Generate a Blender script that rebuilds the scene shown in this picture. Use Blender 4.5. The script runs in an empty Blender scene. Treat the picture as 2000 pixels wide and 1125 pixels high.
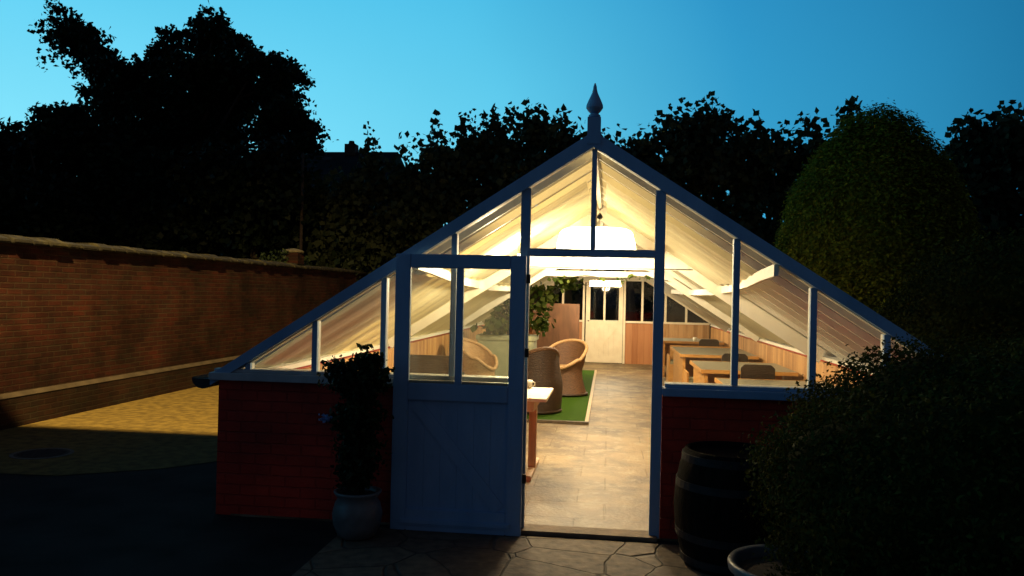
import bpy, bmesh, math, random
import numpy as np
from mathutils import Vector, Matrix, noise as mnoise
random.seed(7); rng = np.random.default_rng(11)
S = bpy.context.scene; COL = S.collection; R = math.radians
# ------------------------------------------------------------------ camera
FPX = 1570.0; EYE = Vector((0, 0, 1.63)); YAW = math.atan(190/FPX); PITCH = R(.38); ROLL = .022
cf = Vector((-math.sin(YAW)*math.cos(PITCH), math.cos(YAW)*math.cos(PITCH), math.sin(PITCH)))
cr = Vector((math.cos(YAW), math.sin(YAW), 0)); cu = cr.cross(cf)
cr, cu = cr*math.cos(ROLL)+cu*math.sin(ROLL), cu*math.cos(ROLL)-cr*math.sin(ROLL)
cam = bpy.data.cameras.new('camera'); cam.sensor_width = 36; cam.lens = 36*FPX/2000; cam.clip_end = 400; cam.clip_start = .05
co = bpy.data.objects.new('camera', cam); COL.objects.link(co); S.camera = co
co.matrix_world = Matrix(((cr.x, cu.x, -cf.x, EYE.x), (cr.y, cu.y, -cf.y, EYE.y), (cr.z, cu.z, -cf.z, EYE.z), (0, 0, 0, 1)))
def at(px, py, Y):
    d = cf + cr*((px-1000)/FPX) + cu*((562.5-py)/FPX)
    return EYE + d*(Y/d.y)
# ------------------------------------------------------------------ dusk sky
W = bpy.data.worlds.new('World'); S.world = W; W.use_nodes = True
nt = W.node_tree; nt.nodes.clear()
def N(t, **k):
    n = nt.nodes.new(t)
    for a, b in k.items(): setattr(n, a, b)
    return n
tc = N('ShaderNodeTexCoord'); sp = N('ShaderNodeSeparateXYZ'); nt.links.new(tc.outputs['Generated'], sp.inputs[0])
def ramp(fac, stops, interp='LINEAR'):
    r = N('ShaderNodeValToRGB'); r.color_ramp.interpolation = interp
    el = r.color_ramp.elements
    while len(el) < len(stops): el.new(.5)
    for e, (p, c) in zip(el, stops): e.position = p; e.color = (*c, 1)
    nt.links.new(fac, r.inputs[0]); return r.outputs[0]
def mth(op, a, b):
    m = N('ShaderNodeMath', operation=op)
    for i, v in enumerate((a, b)):
        if isinstance(v, (int, float)): m.inputs[i].default_value = v
        else: nt.links.new(v, m.inputs[i])
    return m.outputs[0]
SUNSET = Vector((-.75, .66, 0)).normalized()          # the glow left by the sun, low on the left
dt = mth('ADD', mth('MULTIPLY', sp.outputs[0], SUNSET.x), mth('MULTIPLY', sp.outputs[1], SUNSET.y))
az = mth('ADD', mth('MULTIPLY', dt, .5), .5)
low = ramp(az, [(0, (.044, .046, .062)), (.5, (.044, .066, .11)), (.62, (.015, .19, .37)), (.76, (.045, .38, .63)), (.87, (.16, .66, .86)), (.985, (.28, .82, .97))])
high = ramp(az, [(0, (.034, .040, .058)), (.5, (.030, .050, .09)), (.62, (.010, .15, .32)), (.76, (.024, .27, .53)), (.87, (.068, .47, .73)), (.985, (.09, .56, .83))])
zf = ramp(sp.outputs[2], [(.06, (0, 0, 0)), (.36, (1, 1, 1))])
mx = N('ShaderNodeMix', data_type='RGBA'); nt.links.new(zf, mx.inputs[0]); nt.links.new(low, mx.inputs[6]); nt.links.new(high, mx.inputs[7])
zen = ramp(sp.outputs[2], [(.38, (0, 0, 0)), (.72, (1, 1, 1))])
mz = N('ShaderNodeMix', data_type='RGBA'); nt.links.new(zen, mz.inputs[0]); nt.links.new(mx.outputs[2], mz.inputs[6]); mz.inputs[7].default_value = (.020, .034, .062, 1)
bg = N('ShaderNodeBackground'); bg.inputs[1].default_value = 1.0; 
hz = N('ShaderNodeTexNoise'); hz.inputs['Scale'].default_value = 2.2; hz.inputs['Detail'].default_value = 6; nt.links.new(tc.outputs['Generated'], hz.inputs[0])
hv = mth('MULTIPLY_ADD', hz.outputs[0], .20); hv.node.inputs[2].default_value = .98
sc_ = N('ShaderNodeVectorMath', operation='SCALE'); nt.links.new(mz.outputs[2], sc_.inputs[0]); nt.links.new(hv, sc_.inputs['Scale']); nt.links.new(sc_.outputs[0], bg.inputs[0])
nt.links.new(bg.outputs[0], N('ShaderNodeOutputWorld').inputs[0])
S.view_settings.view_transform = 'Standard'; S.view_settings.look = 'None'; S.view_settings.exposure = 0; S.view_settings.gamma = 1
S.cycles.max_bounces = 8; S.cycles.transparent_max_bounces = 24; S.cycles.sample_clamp_indirect = 4; S.cycles.caustics_reflective = False; S.cycles.caustics_refractive = False
WARM = (1, .80, .50)
# ------------------------------------------------------------------ materials
def new_mat(name):
    m = bpy.data.materials.new(name); m.use_nodes = True; t = m.node_tree; t.nodes.clear()
    o = t.nodes.new('ShaderNodeOutputMaterial'); return m, t, o
def mat(name, c1, c2=None, rough=.7, scale=6, detail=6, bump=.2, bscale=None, stretch=(1, 1, 1), lo=.35, hi=.65, coat=0, metal=0, spec=.5, bdist=.01):
    m, t, o = new_mat(name); L = t.links.new
    b = t.nodes.new('ShaderNodeBsdfPrincipled'); b.inputs['Roughness'].default_value = rough; b.inputs['Metallic'].default_value = metal
    b.inputs['Specular IOR Level'].default_value = spec
    tcn = t.nodes.new('ShaderNodeTexCoord'); mp = t.nodes.new('ShaderNodeMapping'); mp.inputs['Scale'].default_value = stretch
    L(tcn.outputs['Object'], mp.inputs[0])
    n = t.nodes.new('ShaderNodeTexNoise'); n.inputs['Scale'].default_value = scale; n.inputs['Detail'].default_value = detail; L(mp.outputs[0], n.inputs[0])
    r = t.nodes.new('ShaderNodeValToRGB'); r.color_ramp.elements[0].position = lo; r.color_ramp.elements[1].position = hi
    r.color_ramp.elements[0].color = (*c1, 1); r.color_ramp.elements[1].color = (*(c2 or c1), 1); L(n.outputs[0], r.inputs[0]); L(r.outputs[0], b.inputs['Base Color'])
    if bump:
        n2 = t.nodes.new('ShaderNodeTexNoise'); n2.inputs['Scale'].default_value = bscale or scale*5; n2.inputs['Detail'].default_value = 4; L(mp.outputs[0], n2.inputs[0])
        bm_ = t.nodes.new('ShaderNodeBump'); bm_.inputs['Strength'].default_value = bump; bm_.inputs['Distance'].default_value = bdist; L(n2.outputs[0], bm_.inputs['Height']); L(bm_.outputs[0], b.inputs['Normal'])
    L(b.outputs[0], o.inputs[0]); return m
def leaf_mat(name, c1, c2, tr=.3, rough=.5, scale=1.5):
    m, t, o = new_mat(name); L = t.links.new
    g = t.nodes.new('ShaderNodeNewGeometry'); r = t.nodes.new('ShaderNodeValToRGB')
    r.color_ramp.elements[0].color = (*c1, 1); r.color_ramp.elements[1].color = (*c2, 1)
    L(g.outputs['Random Per Island'], r.inputs[0])
    b = t.nodes.new('ShaderNodeBsdfPrincipled'); b.inputs['Roughness'].default_value = rough; b.inputs['Specular IOR Level'].default_value = .08; L(r.outputs[0], b.inputs['Base Color'])
    tr_ = t.nodes.new('ShaderNodeBsdfTranslucent'); L(r.outputs[0], tr_.inputs[0])
    mxs = t.nodes.new('ShaderNodeMixShader'); mxs.inputs[0].default_value = tr; L(b.outputs[0], mxs.inputs[1]); L(tr_.outputs[0], mxs.inputs[2]); L(mxs.outputs[0], o.inputs[0]); return m
def glass_mat(name, tint=(.93, .95, .93), dirt=.04):
    m, t, o = new_mat(name); L = t.links.new
    tr = t.nodes.new('ShaderNodeBsdfTransparent'); tr.inputs[0].default_value = (*tint, 1)
    gl = t.nodes.new('ShaderNodeBsdfGlossy'); gl.inputs['Roughness'].default_value = .03
    fr = t.nodes.new('ShaderNodeFresnel'); fr.inputs[0].default_value = 1.45
    a = t.nodes.new('ShaderNodeMixShader'); L(fr.outputs[0], a.inputs[0]); L(tr.outputs[0], a.inputs[1]); L(gl.outputs[0], a.inputs[2])
    tl = t.nodes.new('ShaderNodeBsdfTranslucent'); tl.inputs[0].default_value = (.75, .72, .62, 1)
    n = t.nodes.new('ShaderNodeTexNoise'); n.inputs['Scale'].default_value = 3; n.inputs['Detail'].default_value = 8; tcn = t.nodes.new('ShaderNodeTexCoord'); L(tcn.outputs['Object'], n.inputs[0])
    mr = t.nodes.new('ShaderNodeMapRange'); mr.inputs[1].default_value = .3; mr.inputs[2].default_value = .75; mr.inputs[3].default_value = dirt*.3; mr.inputs[4].default_value = dirt*2; L(n.outputs[0], mr.inputs[0])
    c = t.nodes.new('ShaderNodeMixShader'); L(mr.outputs[0], c.inputs[0]); L(a.outputs[0], c.inputs[1]); L(tl.outputs[0], c.inputs[2]); L(c.outputs[0], o.inputs[0]); return m
def cloth_mat(name, c1, c2, transl=.3, transp=0, stretch=(1, 1, 1), scale=5):
    m, t, o = new_mat(name); L = t.links.new
    tcn = t.nodes.new('ShaderNodeTexCoord'); mp = t.nodes.new('ShaderNodeMapping'); mp.inputs['Scale'].default_value = stretch; L(tcn.outputs['Object'], mp.inputs[0])
    n = t.nodes.new('ShaderNodeTexNoise'); n.inputs['Scale'].default_value = scale; n.inputs['Detail'].default_value = 7; L(mp.outputs[0], n.inputs[0])
    r = t.nodes.new('ShaderNodeValToRGB'); r.color_ramp.elements[0].position = .3; r.color_ramp.elements[1].position = .7
    r.color_ramp.elements[0].color = (*c1, 1); r.color_ramp.elements[1].color = (*c2, 1); L(n.outputs[0], r.inputs[0])
    d = t.nodes.new('ShaderNodeBsdfDiffuse'); tl = t.nodes.new('ShaderNodeBsdfTranslucent'); L(r.outputs[0], d.inputs[0]); L(r.outputs[0], tl.inputs[0])
    a = t.nodes.new('ShaderNodeMixShader'); a.inputs[0].default_value = transl; L(d.outputs[0], a.inputs[1]); L(tl.outputs[0], a.inputs[2])
    tp = t.nodes.new('ShaderNodeBsdfTransparent'); c = t.nodes.new('ShaderNodeMixShader'); c.inputs[0].default_value = transp; L(a.outputs[0], c.inputs[1]); L(tp.outputs[0], c.inputs[2]); L(c.outputs[0], o.inputs[0]); return m
def brick_mat(name, ca, cb, mortar, plane='YZ', paint=None, bw=.225, bh=.075, ms=.006, bump=.6, off=.5, stains=None):
    m, t, o = new_mat(name); L = t.links.new
    tcn = t.nodes.new('ShaderNodeTexCoord'); s = t.nodes.new('ShaderNodeSeparateXYZ'); c = t.nodes.new('ShaderNodeCombineXYZ'); L(tcn.outputs['Object'], s.inputs[0])
    a, b_ = {'YZ': (1, 2), 'XZ': (0, 2), 'XY': (0, 1)}[plane]; L(s.outputs[a], c.inputs[0]); L(s.outputs[b_], c.inputs[1])
    nz = t.nodes.new('ShaderNodeTexNoise'); nz.inputs['Scale'].default_value = 9; nz.inputs['Detail'].default_value = 3; L(c.outputs[0], nz.inputs[0])
    ad = t.nodes.new('ShaderNodeVectorMath'); ad.operation = 'MULTIPLY_ADD'; L(nz.outputs[1], ad.inputs[0]); ad.inputs[1].default_value = (.012, .012, 0); L(c.outputs[0], ad.inputs[2])
    br = t.nodes.new('ShaderNodeTexBrick'); L(ad.outputs[0], br.inputs[0]); br.offset = off
    for k, v in (('Scale', 1), ('Brick Width', bw), ('Row Height', bh), ('Mortar Size', ms), ('Mortar Smooth', .4), ('Bias', 0)): br.inputs[k].default_value = v
    br.inputs['Color1'].default_value = (*ca, 1); br.inputs['Color2'].default_value = (*cb, 1); br.inputs['Mortar'].default_value = (*mortar, 1)
    n = t.nodes.new('ShaderNodeTexNoise'); n.inputs['Scale'].default_value = 1.1; n.inputs['Detail'].default_value = 7; n.inputs['Roughness'].default_value = .65; L(c.outputs[0], n.inputs[0])
    r = t.nodes.new('ShaderNodeValToRGB'); r.color_ramp.elements[0].position = .38; r.color_ramp.elements[1].position = .66
    r.color_ramp.elements[0].color = (.45, .42, .40, 1) if not stains else (*stains, 1); r.color_ramp.elements[1].color = (1.15, 1.1, 1.05, 1); L(n.outputs[0], r.inputs[0])
    mu = t.nodes.new('ShaderNodeMix'); mu.data_type = 'RGBA'; mu.blend_type = 'MULTIPLY'; mu.inputs[0].default_value = 1; L(br.outputs[0], mu.inputs[6]); L(r.outputs[0], mu.inputs[7])
    if not paint:
        nb = t.nodes.new('ShaderNodeTexNoise'); nb.inputs['Scale'].default_value = 2.3; nb.inputs['Detail'].default_value = 5; nb.inputs['Roughness'].default_value = .7
        mpn = t.nodes.new('ShaderNodeMapping'); mpn.inputs['Scale'].default_value = (.7, 1.6, 1); mpn.inputs['Location'].default_value = (3.7, 1.1, 0); L(c.outputs[0], mpn.inputs[0]); L(mpn.outputs[0], nb.inputs[0])
        rb_ = t.nodes.new('ShaderNodeValToRGB'); e = rb_.color_ramp.elements; e[0].position = .36; e[0].color = (1.25, .80, .72, 1); e[1].position = .66; e[1].color = (.75, 1.0, 1.05, 1); L(nb.outputs[0], rb_.inputs[0])
        m2 = t.nodes.new('ShaderNodeMix'); m2.data_type = 'RGBA'; m2.blend_type = 'MULTIPLY'; m2.inputs[0].default_value = 1; L(mu.outputs[2], m2.inputs[6]); L(rb_.outputs[0], m2.inputs[7]); mu = m2
    p = t.nodes.new('ShaderNodeBsdfPrincipled'); p.inputs['Roughness'].default_value = .55 if paint else .9; p.inputs['Specular IOR Level'].default_value = .4 if paint else .2; L(mu.outputs[2], p.inputs['Base Color'])
    n3 = t.nodes.new('ShaderNodeTexNoise'); n3.inputs['Scale'].default_value = 60; L(c.outputs[0], n3.inputs[0])
    sm = t.nodes.new('ShaderNodeMath'); sm.operation = 'MULTIPLY_ADD'; L(n3.outputs[0], sm.inputs[0]); sm.inputs[1].default_value = .35
    inv = t.nodes.new('ShaderNodeMath'); inv.operation = 'SUBTRACT'; inv.inputs[0].default_value = 1; L(br.outputs['Fac'], inv.inputs[1]); L(inv.outputs[0], sm.inputs[2])
    bu = t.nodes.new('ShaderNodeBump'); bu.inputs['Strength'].default_value = bump; bu.inputs['Distance'].default_value = .012; L(sm.outputs[0], bu.inputs['Height']); L(bu.outputs[0], p.inputs['Normal'])
    L(p.outputs[0], o.inputs[0]); return m
def board_mat(name, c1, c2, axis=1, bw=.11, rough=.6):
    """tongue and groove boards standing side by side along one axis, with grain"""
    m, t, o = new_mat(name); L = t.links.new
    tcn = t.nodes.new('ShaderNodeTexCoord'); s = t.nodes.new('ShaderNodeSeparateXYZ'); L(tcn.outputs['Object'], s.inputs[0])
    dv = t.nodes.new('ShaderNodeMath'); dv.operation = 'DIVIDE'; L(s.outputs[axis], dv.inputs[0]); dv.inputs[1].default_value = bw
    fl = t.nodes.new('ShaderNodeMath'); fl.operation = 'FLOOR'; L(dv.outputs[0], fl.inputs[0])
    wn = t.nodes.new('ShaderNodeTexWhiteNoise'); wn.noise_dimensions = '1D'; L(fl.outputs[0], wn.inputs['W'])
    mp = t.nodes.new('ShaderNodeMapping'); mp.inputs['Scale'].default_value = (30, 30, 2); L(tcn.outputs['Object'], mp.inputs[0])
    n = t.nodes.new('ShaderNodeTexNoise'); n.inputs['Scale'].default_value = 1; n.inputs['Detail'].default_value = 5; L(mp.outputs[0], n.inputs[0])
    av = t.nodes.new('ShaderNodeMath'); av.operation = 'MULTIPLY_ADD'; L(wn.outputs[0], av.inputs[0]); av.inputs[1].default_value = .55; L(n.outputs[0], av.inputs[2])
    r = t.nodes.new('ShaderNodeValToRGB'); r.color_ramp.elements[0].position = .4; r.color_ramp.elements[1].position = 1.0; r.color_ramp.elements[0].color = (*c1, 1); r.color_ramp.elements[1].color = (*c2, 1); L(av.outputs[0], r.inputs[0])
    fr = t.nodes.new('ShaderNodeMath'); fr.operation = 'FRACT'; L(dv.outputs[0], fr.inputs[0])
    gv = t.nodes.new('ShaderNodeMapRange'); gv.inputs[1].default_value = .0; gv.inputs[2].default_value = .07; L(fr.outputs[0], gv.inputs[0])
    p = t.nodes.new('ShaderNodeBsdfPrincipled'); p.inputs['Roughness'].default_value = rough; L(r.outputs[0], p.inputs['Base Color'])
    bu = t.nodes.new('ShaderNodeBump'); bu.inputs['Strength'].default_value = 1; bu.inputs['Distance'].default_value = .008; L(gv.outputs[0], bu.inputs['Height']); L(bu.outputs[0], p.inputs['Normal']); L(p.outputs[0], o.inputs[0]); return m
def weave_mat(name, c1, c2):
    m, t, o = new_mat(name); L = t.links.new
    tcn = t.nodes.new('ShaderNodeTexCoord'); w1 = t.nodes.new('ShaderNodeTexWave'); w1.bands_direction = 'Z'; w1.inputs['Scale'].default_value = 16; w1.inputs['Distortion'].default_value = 6; w1.inputs['Detail Scale'].default_value = 3; w1.inputs['Detail'].default_value = 2; L(tcn.outputs['Object'], w1.inputs[0])
    n = t.nodes.new('ShaderNodeTexNoise'); n.inputs['Scale'].default_value = 45; n.inputs['Detail'].default_value = 3; L(tcn.outputs['Object'], n.inputs[0])
    a = t.nodes.new('ShaderNodeMath'); a.operation = 'MULTIPLY_ADD'; L(n.outputs[0], a.inputs[0]); a.inputs[1].default_value = .8; L(w1.outputs[1], a.inputs[2])
    r = t.nodes.new('ShaderNodeValToRGB'); r.color_ramp.elements[0].position = .35; r.color_ramp.elements[1].position = 1.1; r.color_ramp.elements[0].color = (*c1, 1); r.color_ramp.elements[1].color = (*c2, 1); L(a.outputs[0], r.inputs[0])
    p = t.nodes.new('ShaderNodeBsdfPrincipled'); p.inputs['Roughness'].default_value = .6; L(r.outputs[0], p.inputs['Base Color'])
    bu = t.nodes.new('ShaderNodeBump'); bu.inputs['Strength'].default_value = .5; bu.inputs['Distance'].default_value = .006; L(a.outputs[0], bu.inputs['Height']); L(bu.outputs[0], p.inputs['Normal']); L(p.outputs[0], o.inputs[0]); return m
def emit_mat(name, c, s):
    m, t, o = new_mat(name); e = t.nodes.new('ShaderNodeEmission'); e.inputs[0].default_value = (*c, 1); e.inputs[1].default_value = s
    d = t.nodes.new('ShaderNodeBsdfTranslucent'); d.inputs[0].default_value = (.8, .75, .6, 1); a = t.nodes.new('ShaderNodeAddShader'); t.links.new(e.outputs[0], a.inputs[0]); t.links.new(d.outputs[0], a.inputs[1]); t.links.new(a.outputs[0], o.inputs[0]); return m

M_BLUE = mat('blue_paint', (.18, .32, .50), (.28, .43, .62), rough=.6, scale=4, lo=.3, hi=.7, bump=.25, bscale=40, stretch=(1, 1, .3))
M_SILL = mat('skylit_paint', (.46, .48, .48), (.36, .38, .38), rough=.6, scale=8, bump=.25)  # left sill only: the sky light on it is put into this pale colour
M_WHITE = mat('white_paint', (.86, .83, .73), (.80, .76, .65), rough=.5, scale=4, bump=.2, bscale=50)
M_CREAM = mat('cream_paint', (.84, .74, .54), (.76, .65, .46), rough=.55, scale=5, bump=.2)
M_RED = brick_mat('painted_brick', (.72, .046, .018), (.60, .035, .013), (.55, .032, .013), 'XZ', paint=True, bump=1)
M_INBRICK = brick_mat('orange_brick', (.60, .24, .085), (.52, .20, .07), (.56, .24, .10), 'XZ', bump=.2)
M_WALL = brick_mat('garden_brick', (.058, .020, .013), (.032, .012, .009), (.056, .038, .024), 'YZ', bh=.068, ms=.009, bump=1.0, stains=(.30, .24, .20))
M_PLINTH = brick_mat('plinth_brick', (.036, .018, .010), (.022, .012, .008), (.040, .030, .018), 'YZ', bh=.068, ms=.009, bump=1.0)
M_COPE = mat('mossy_coping', (.008, .007, .004), (.042, .037, .014), rough=.95, scale=6, lo=.48, hi=.64, bump=.8)
M_GLASS = glass_mat('window_glass', dirt=.022); M_GLASSB = glass_mat('back_glass', dirt=.015)
M_WASH = cloth_mat('whitewashed_glass', (.50, .47, .40), (.66, .62, .52), transl=.40, transp=.42, stretch=(1.2, .7, 1.2), scale=3)
M_LIN = cloth_mat('cotton_lining', (.74, .68, .48), (.88, .82, .60), transl=.34, transp=0, stretch=(.6, 7, .6), scale=1.6)
M_BOARD = board_mat('honey_boards', (.34, .15, .045), (.62, .34, .13)); M_BOARDX = board_mat('honey_boards_across', (.34, .17, .06), (.56, .32, .14), axis=0)
M_INBOARD = board_mat('orange_boards', (.34, .13, .045), (.46, .20, .08), axis=0, bw=.14)
M_WOOD = mat('orange_timber', (.62, .32, .09), (.50, .23, .06), rough=.45, scale=2, bump=.15, stretch=(3, 3, 14))
M_TOP = mat('grey_laminate', (.24, .22, .17), (.30, .28, .21), rough=.35, scale=20, bump=.05)
M_CUSH = mat('sage_cushion', (.34, .33, .22), (.28, .27, .18), rough=.9, scale=30, bump=.4)
M_DWICK = weave_mat('dark_wicker', (.009, .0045, .002), (.042, .019, .008)); M_MWICK = weave_mat('brown_wicker', (.04, .018, .008), (.14, .065, .028)); M_LWICK = weave_mat('pale_wicker', (.26, .14, .06), (.55, .34, .16))
M_GRASSM = mat('artificial_turf', (.026, .070, .006), (.050, .105, .010), rough=.95, scale=120, bump=1, bscale=260, spec=.1)
M_TRIM = mat('rug_edging', (.05, .035, .02), (.09, .065, .04), rough=.6, scale=20); M_TRIML = mat('pale_edging', (.45, .33, .2), (.36, .26, .15), rough=.6, scale=20)
M_MET = mat('dark_metal', (.05, .045, .04), rough=.4, metal=.6, bump=0); M_BLACK = mat('black_plastic', (.012, .012, .013), (.02, .02, .02), rough=.45, scale=10, bump=.1)
M_POT = mat('glazed_pot', (.16, .16, .155), (.10, .10, .095), rough=.4, scale=9, bump=.15)
M_SOIL = mat('soil', (.03, .02, .012), (.06, .04, .025), rough=1, scale=30, bump=1)
M_OAK = mat('weathered_oak', (.005, .0035, .002), (.014, .009, .006), rough=.95, spec=.1, scale=4, bump=.6, stretch=(8, 8, 1)); M_IRON = mat('iron_hoop', (.012, .011, .011), (.025, .022, .022), rough=.8, metal=.3, scale=20)
M_BARK = mat('bark', (.030, .022, .014), (.055, .042, .03), rough=.95, scale=9, bump=1, stretch=(3, 3, .6), bdist=.03)
M_SLATE = brick_mat('roof_slate', (.012, .015, .024), (.018, .021, .030), (.008, .009, .012), 'XZ', bw=.3, bh=.22, ms=.012)
M_HBRICK = brick_mat('house_brick', (.10, .05, .035), (.07, .035, .025), (.09, .07, .06), 'XZ')
M_STONE = mat('pale_stone', (.16, .14, .09), (.09, .08, .05), rough=.9, scale=12, bump=.6)
M_POLE = mat('old_pole', (.030, .018, .012), (.02, .012, .01), rough=.9, scale=9, bump=.5)
L_BIG = leaf_mat('dark_maple_leaves', (.006, .012, .006), (.016, .030, .012), .2); L_HEDGE = leaf_mat('hedge_leaves', (.004, .008, .005), (.012, .020, .009), .15)
L_PLANE = leaf_mat('plane_tree_leaves', (.018, .030, .014), (.055, .066, .034), .28); L_FIG = leaf_mat('fig_leaves', (.03, .07, .012), (.12, .15, .035), .35)
L_CON = leaf_mat('thuja_sprays', (.08, .09, .008), (.24, .24, .018), .3, rough=.9); L_BOX = leaf_mat('box_leaves', (.014, .020, .004), (.055, .058, .010), .25, rough=.95); L_SHRUB = leaf_mat('shrub_leaves', (.012, .022, .010), (.035, .05, .02), .2)
L_PETAL = leaf_mat('blue_petals', (.18, .30, .55), (.25, .38, .65), .2)

# ------------------------------------------------------------------ mesh helpers
class MB:
    def __init__(s): s.v = []; s.f = []; s.mi = []
    def add(s, v, f, mi=0):
        k = len(s.v); s.v += [tuple(p) for p in v]; s.f += [tuple(i+k for i in q) for q in f]; s.mi += [mi]*len(f); return s
    def box(s, a, b, mi=0):
        x0, x1 = sorted((a[0], b[0])); y0, y1 = sorted((a[1], b[1])); z0, z1 = sorted((a[2], b[2]))
        return s.add([(x0, y0, z0), (x1, y0, z0), (x1, y1, z0), (x0, y1, z0), (x0, y0, z1), (x1, y0, z1), (x1, y1, z1), (x0, y1, z1)],
                     [(3, 2, 1, 0), (4, 5, 6, 7), (0, 1, 5, 4), (1, 2, 6, 5), (2, 3, 7, 6), (3, 0, 4, 7)], mi)
    def prism(s, pts, y0, y1, mi=0):            # polygon in the XZ plane run along Y
        n = len(pts); v = [(x, y0, z) for x, z in pts]+[(x, y1, z) for x, z in pts]
        f = [tuple(range(n)), tuple(range(2*n-1, n-1, -1))]+[(i, i+n, (i+1) % n+n, (i+1) % n) for i in range(n)]
        return s.add(v, f, mi)
    def beam(s, p, q, w, h, mi=0, up=(0, 0, 1)):
        p = Vector(p); q = Vector(q); d = (q-p).normalized(); up = Vector(up); a = d.cross(up)
        if a.length < 1e-3: a = d.cross(Vector((0, 1, 0)))
        a.normalize(); b = a.cross(d); v = []
        for c in (p, q):
            for i, j in ((-1, -1), (1, -1), (1, 1), (-1, 1)): v.append(c+a*(w/2*i)+b*(h/2*j))
        return s.add(v, [(3, 2, 1, 0), (4, 5, 6, 7), (0, 1, 5, 4), (1, 2, 6, 5), (2, 3, 7, 6), (3, 0, 4, 7)], mi)
    def tube(s, pts, rs, n=10, mi=0, closed=False):
        pts = [Vector(p) for p in pts]; m = len(pts)
        if not hasattr(rs, '__len__'): rs = [rs]*m
        v = []; ref = None
        for i, p in enumerate(pts):
            d = (pts[(i+1) % m]-pts[i-1]) if closed else (pts[min(i+1, m-1)]-pts[max(i-1, 0)])
            d.normalize()
            if ref is None: ref = d.orthogonal().normalized()
            ref = (ref-d*ref.dot(d)).normalized(); b = d.cross(ref)
            for k in range(n): a = 2*math.pi*k/n; v.append(p+(ref*math.cos(a)+b*math.sin(a))*rs[i])
        f = []
        for i in range(m if closed else m-1):
            j = (i+1) % m
            for k in range(n): f.append((i*n+k, i*n+(k+1) % n, j*n+(k+1) % n, j*n+k))
        if not closed: f += [tuple(range(n-1, -1, -1)), tuple((m-1)*n+k for k in range(n))]
        return s.add(v, f, mi)
    def lathe(s, prof, c=(0, 0, 0), n=32, mi=0, cap=True):
        v = []
        for r, z in prof:
            for k in range(n): a = 2*math.pi*k/n; v.append((c[0]+r*math.cos(a), c[1]+r*math.sin(a), c[2]+z))
        f = [(i*n+k, i*n+(k+1) % n, (i+1)*n+(k+1) % n, (i+1)*n+k) for i in range(len(prof)-1) for k in range(n)]
        if cap: f += [tuple(range(n-1, -1, -1)), tuple((len(prof)-1)*n+k for k in range(n))]
        return s.add(v, f, mi)
    def build(s, name, mats, parent=None, smooth=False, bevel=0):
        me = bpy.data.meshes.new(name); me.from_pydata([tuple(p) for p in s.v], [], s.f)
        for m in (mats if isinstance(mats, (list, tuple)) else [mats]): me.materials.append(m)
        me.polygons.foreach_set('material_index', s.mi); me.update()
        if bevel:
            bm = bmesh.new(); bm.from_mesh(me); bmesh.ops.bevel(bm, geom=bm.edges[:], offset=bevel, segments=2, affect='EDGES', clamp_overlap=True); bm.to_mesh(me); bm.free()
        if smooth: me.polygons.foreach_set('use_smooth', [True]*len(me.polygons))
        o = bpy.data.objects.new(name, me); COL.objects.link(o)
        if parent:
            o.parent = parent; l = parent.location.copy()
            p = parent
            while p.parent: p = p.parent; l += p.location
            if parent.get('_world', 1): o.location = -l         # geometry is given in world metres
        return o
def tag(o, label, cat, group=None):
    o['label'] = label; o['category'] = cat
    if group: o['group'] = group
    return o
def thing(name, label, cat, loc=(0, 0, 0), group=None):
    o = bpy.data.objects.new(name, None); COL.objects.link(o); o.location = loc; o.empty_display_size = .2; return tag(o, label, cat, group)
def part(mb, name, m, parent, **k):
    """a part whose vertices are given in world metres, whatever its parent's location"""
    o = mb.build(name, m, None, **k); o.parent = parent
    o.matrix_parent_inverse = Matrix.Identity(4)
    l = Vector((0, 0, 0)); p = parent
    while p: l += p.location; p = p.parent
    o.location = -l; return o
def local(mb, name, m, parent, **k):
    o = mb.build(name, m, None, **k); o.parent = parent; return o
def struct(mb, name, m, **k):
    o = mb.build(name, m, None, **k); o['kind'] = 'structure'; return o
def copy_tree(o, parent=None):
    c = o.copy(); COL.objects.link(c); c.parent = parent
    for ch in o.children: copy_tree(ch, c)
    return c
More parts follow.
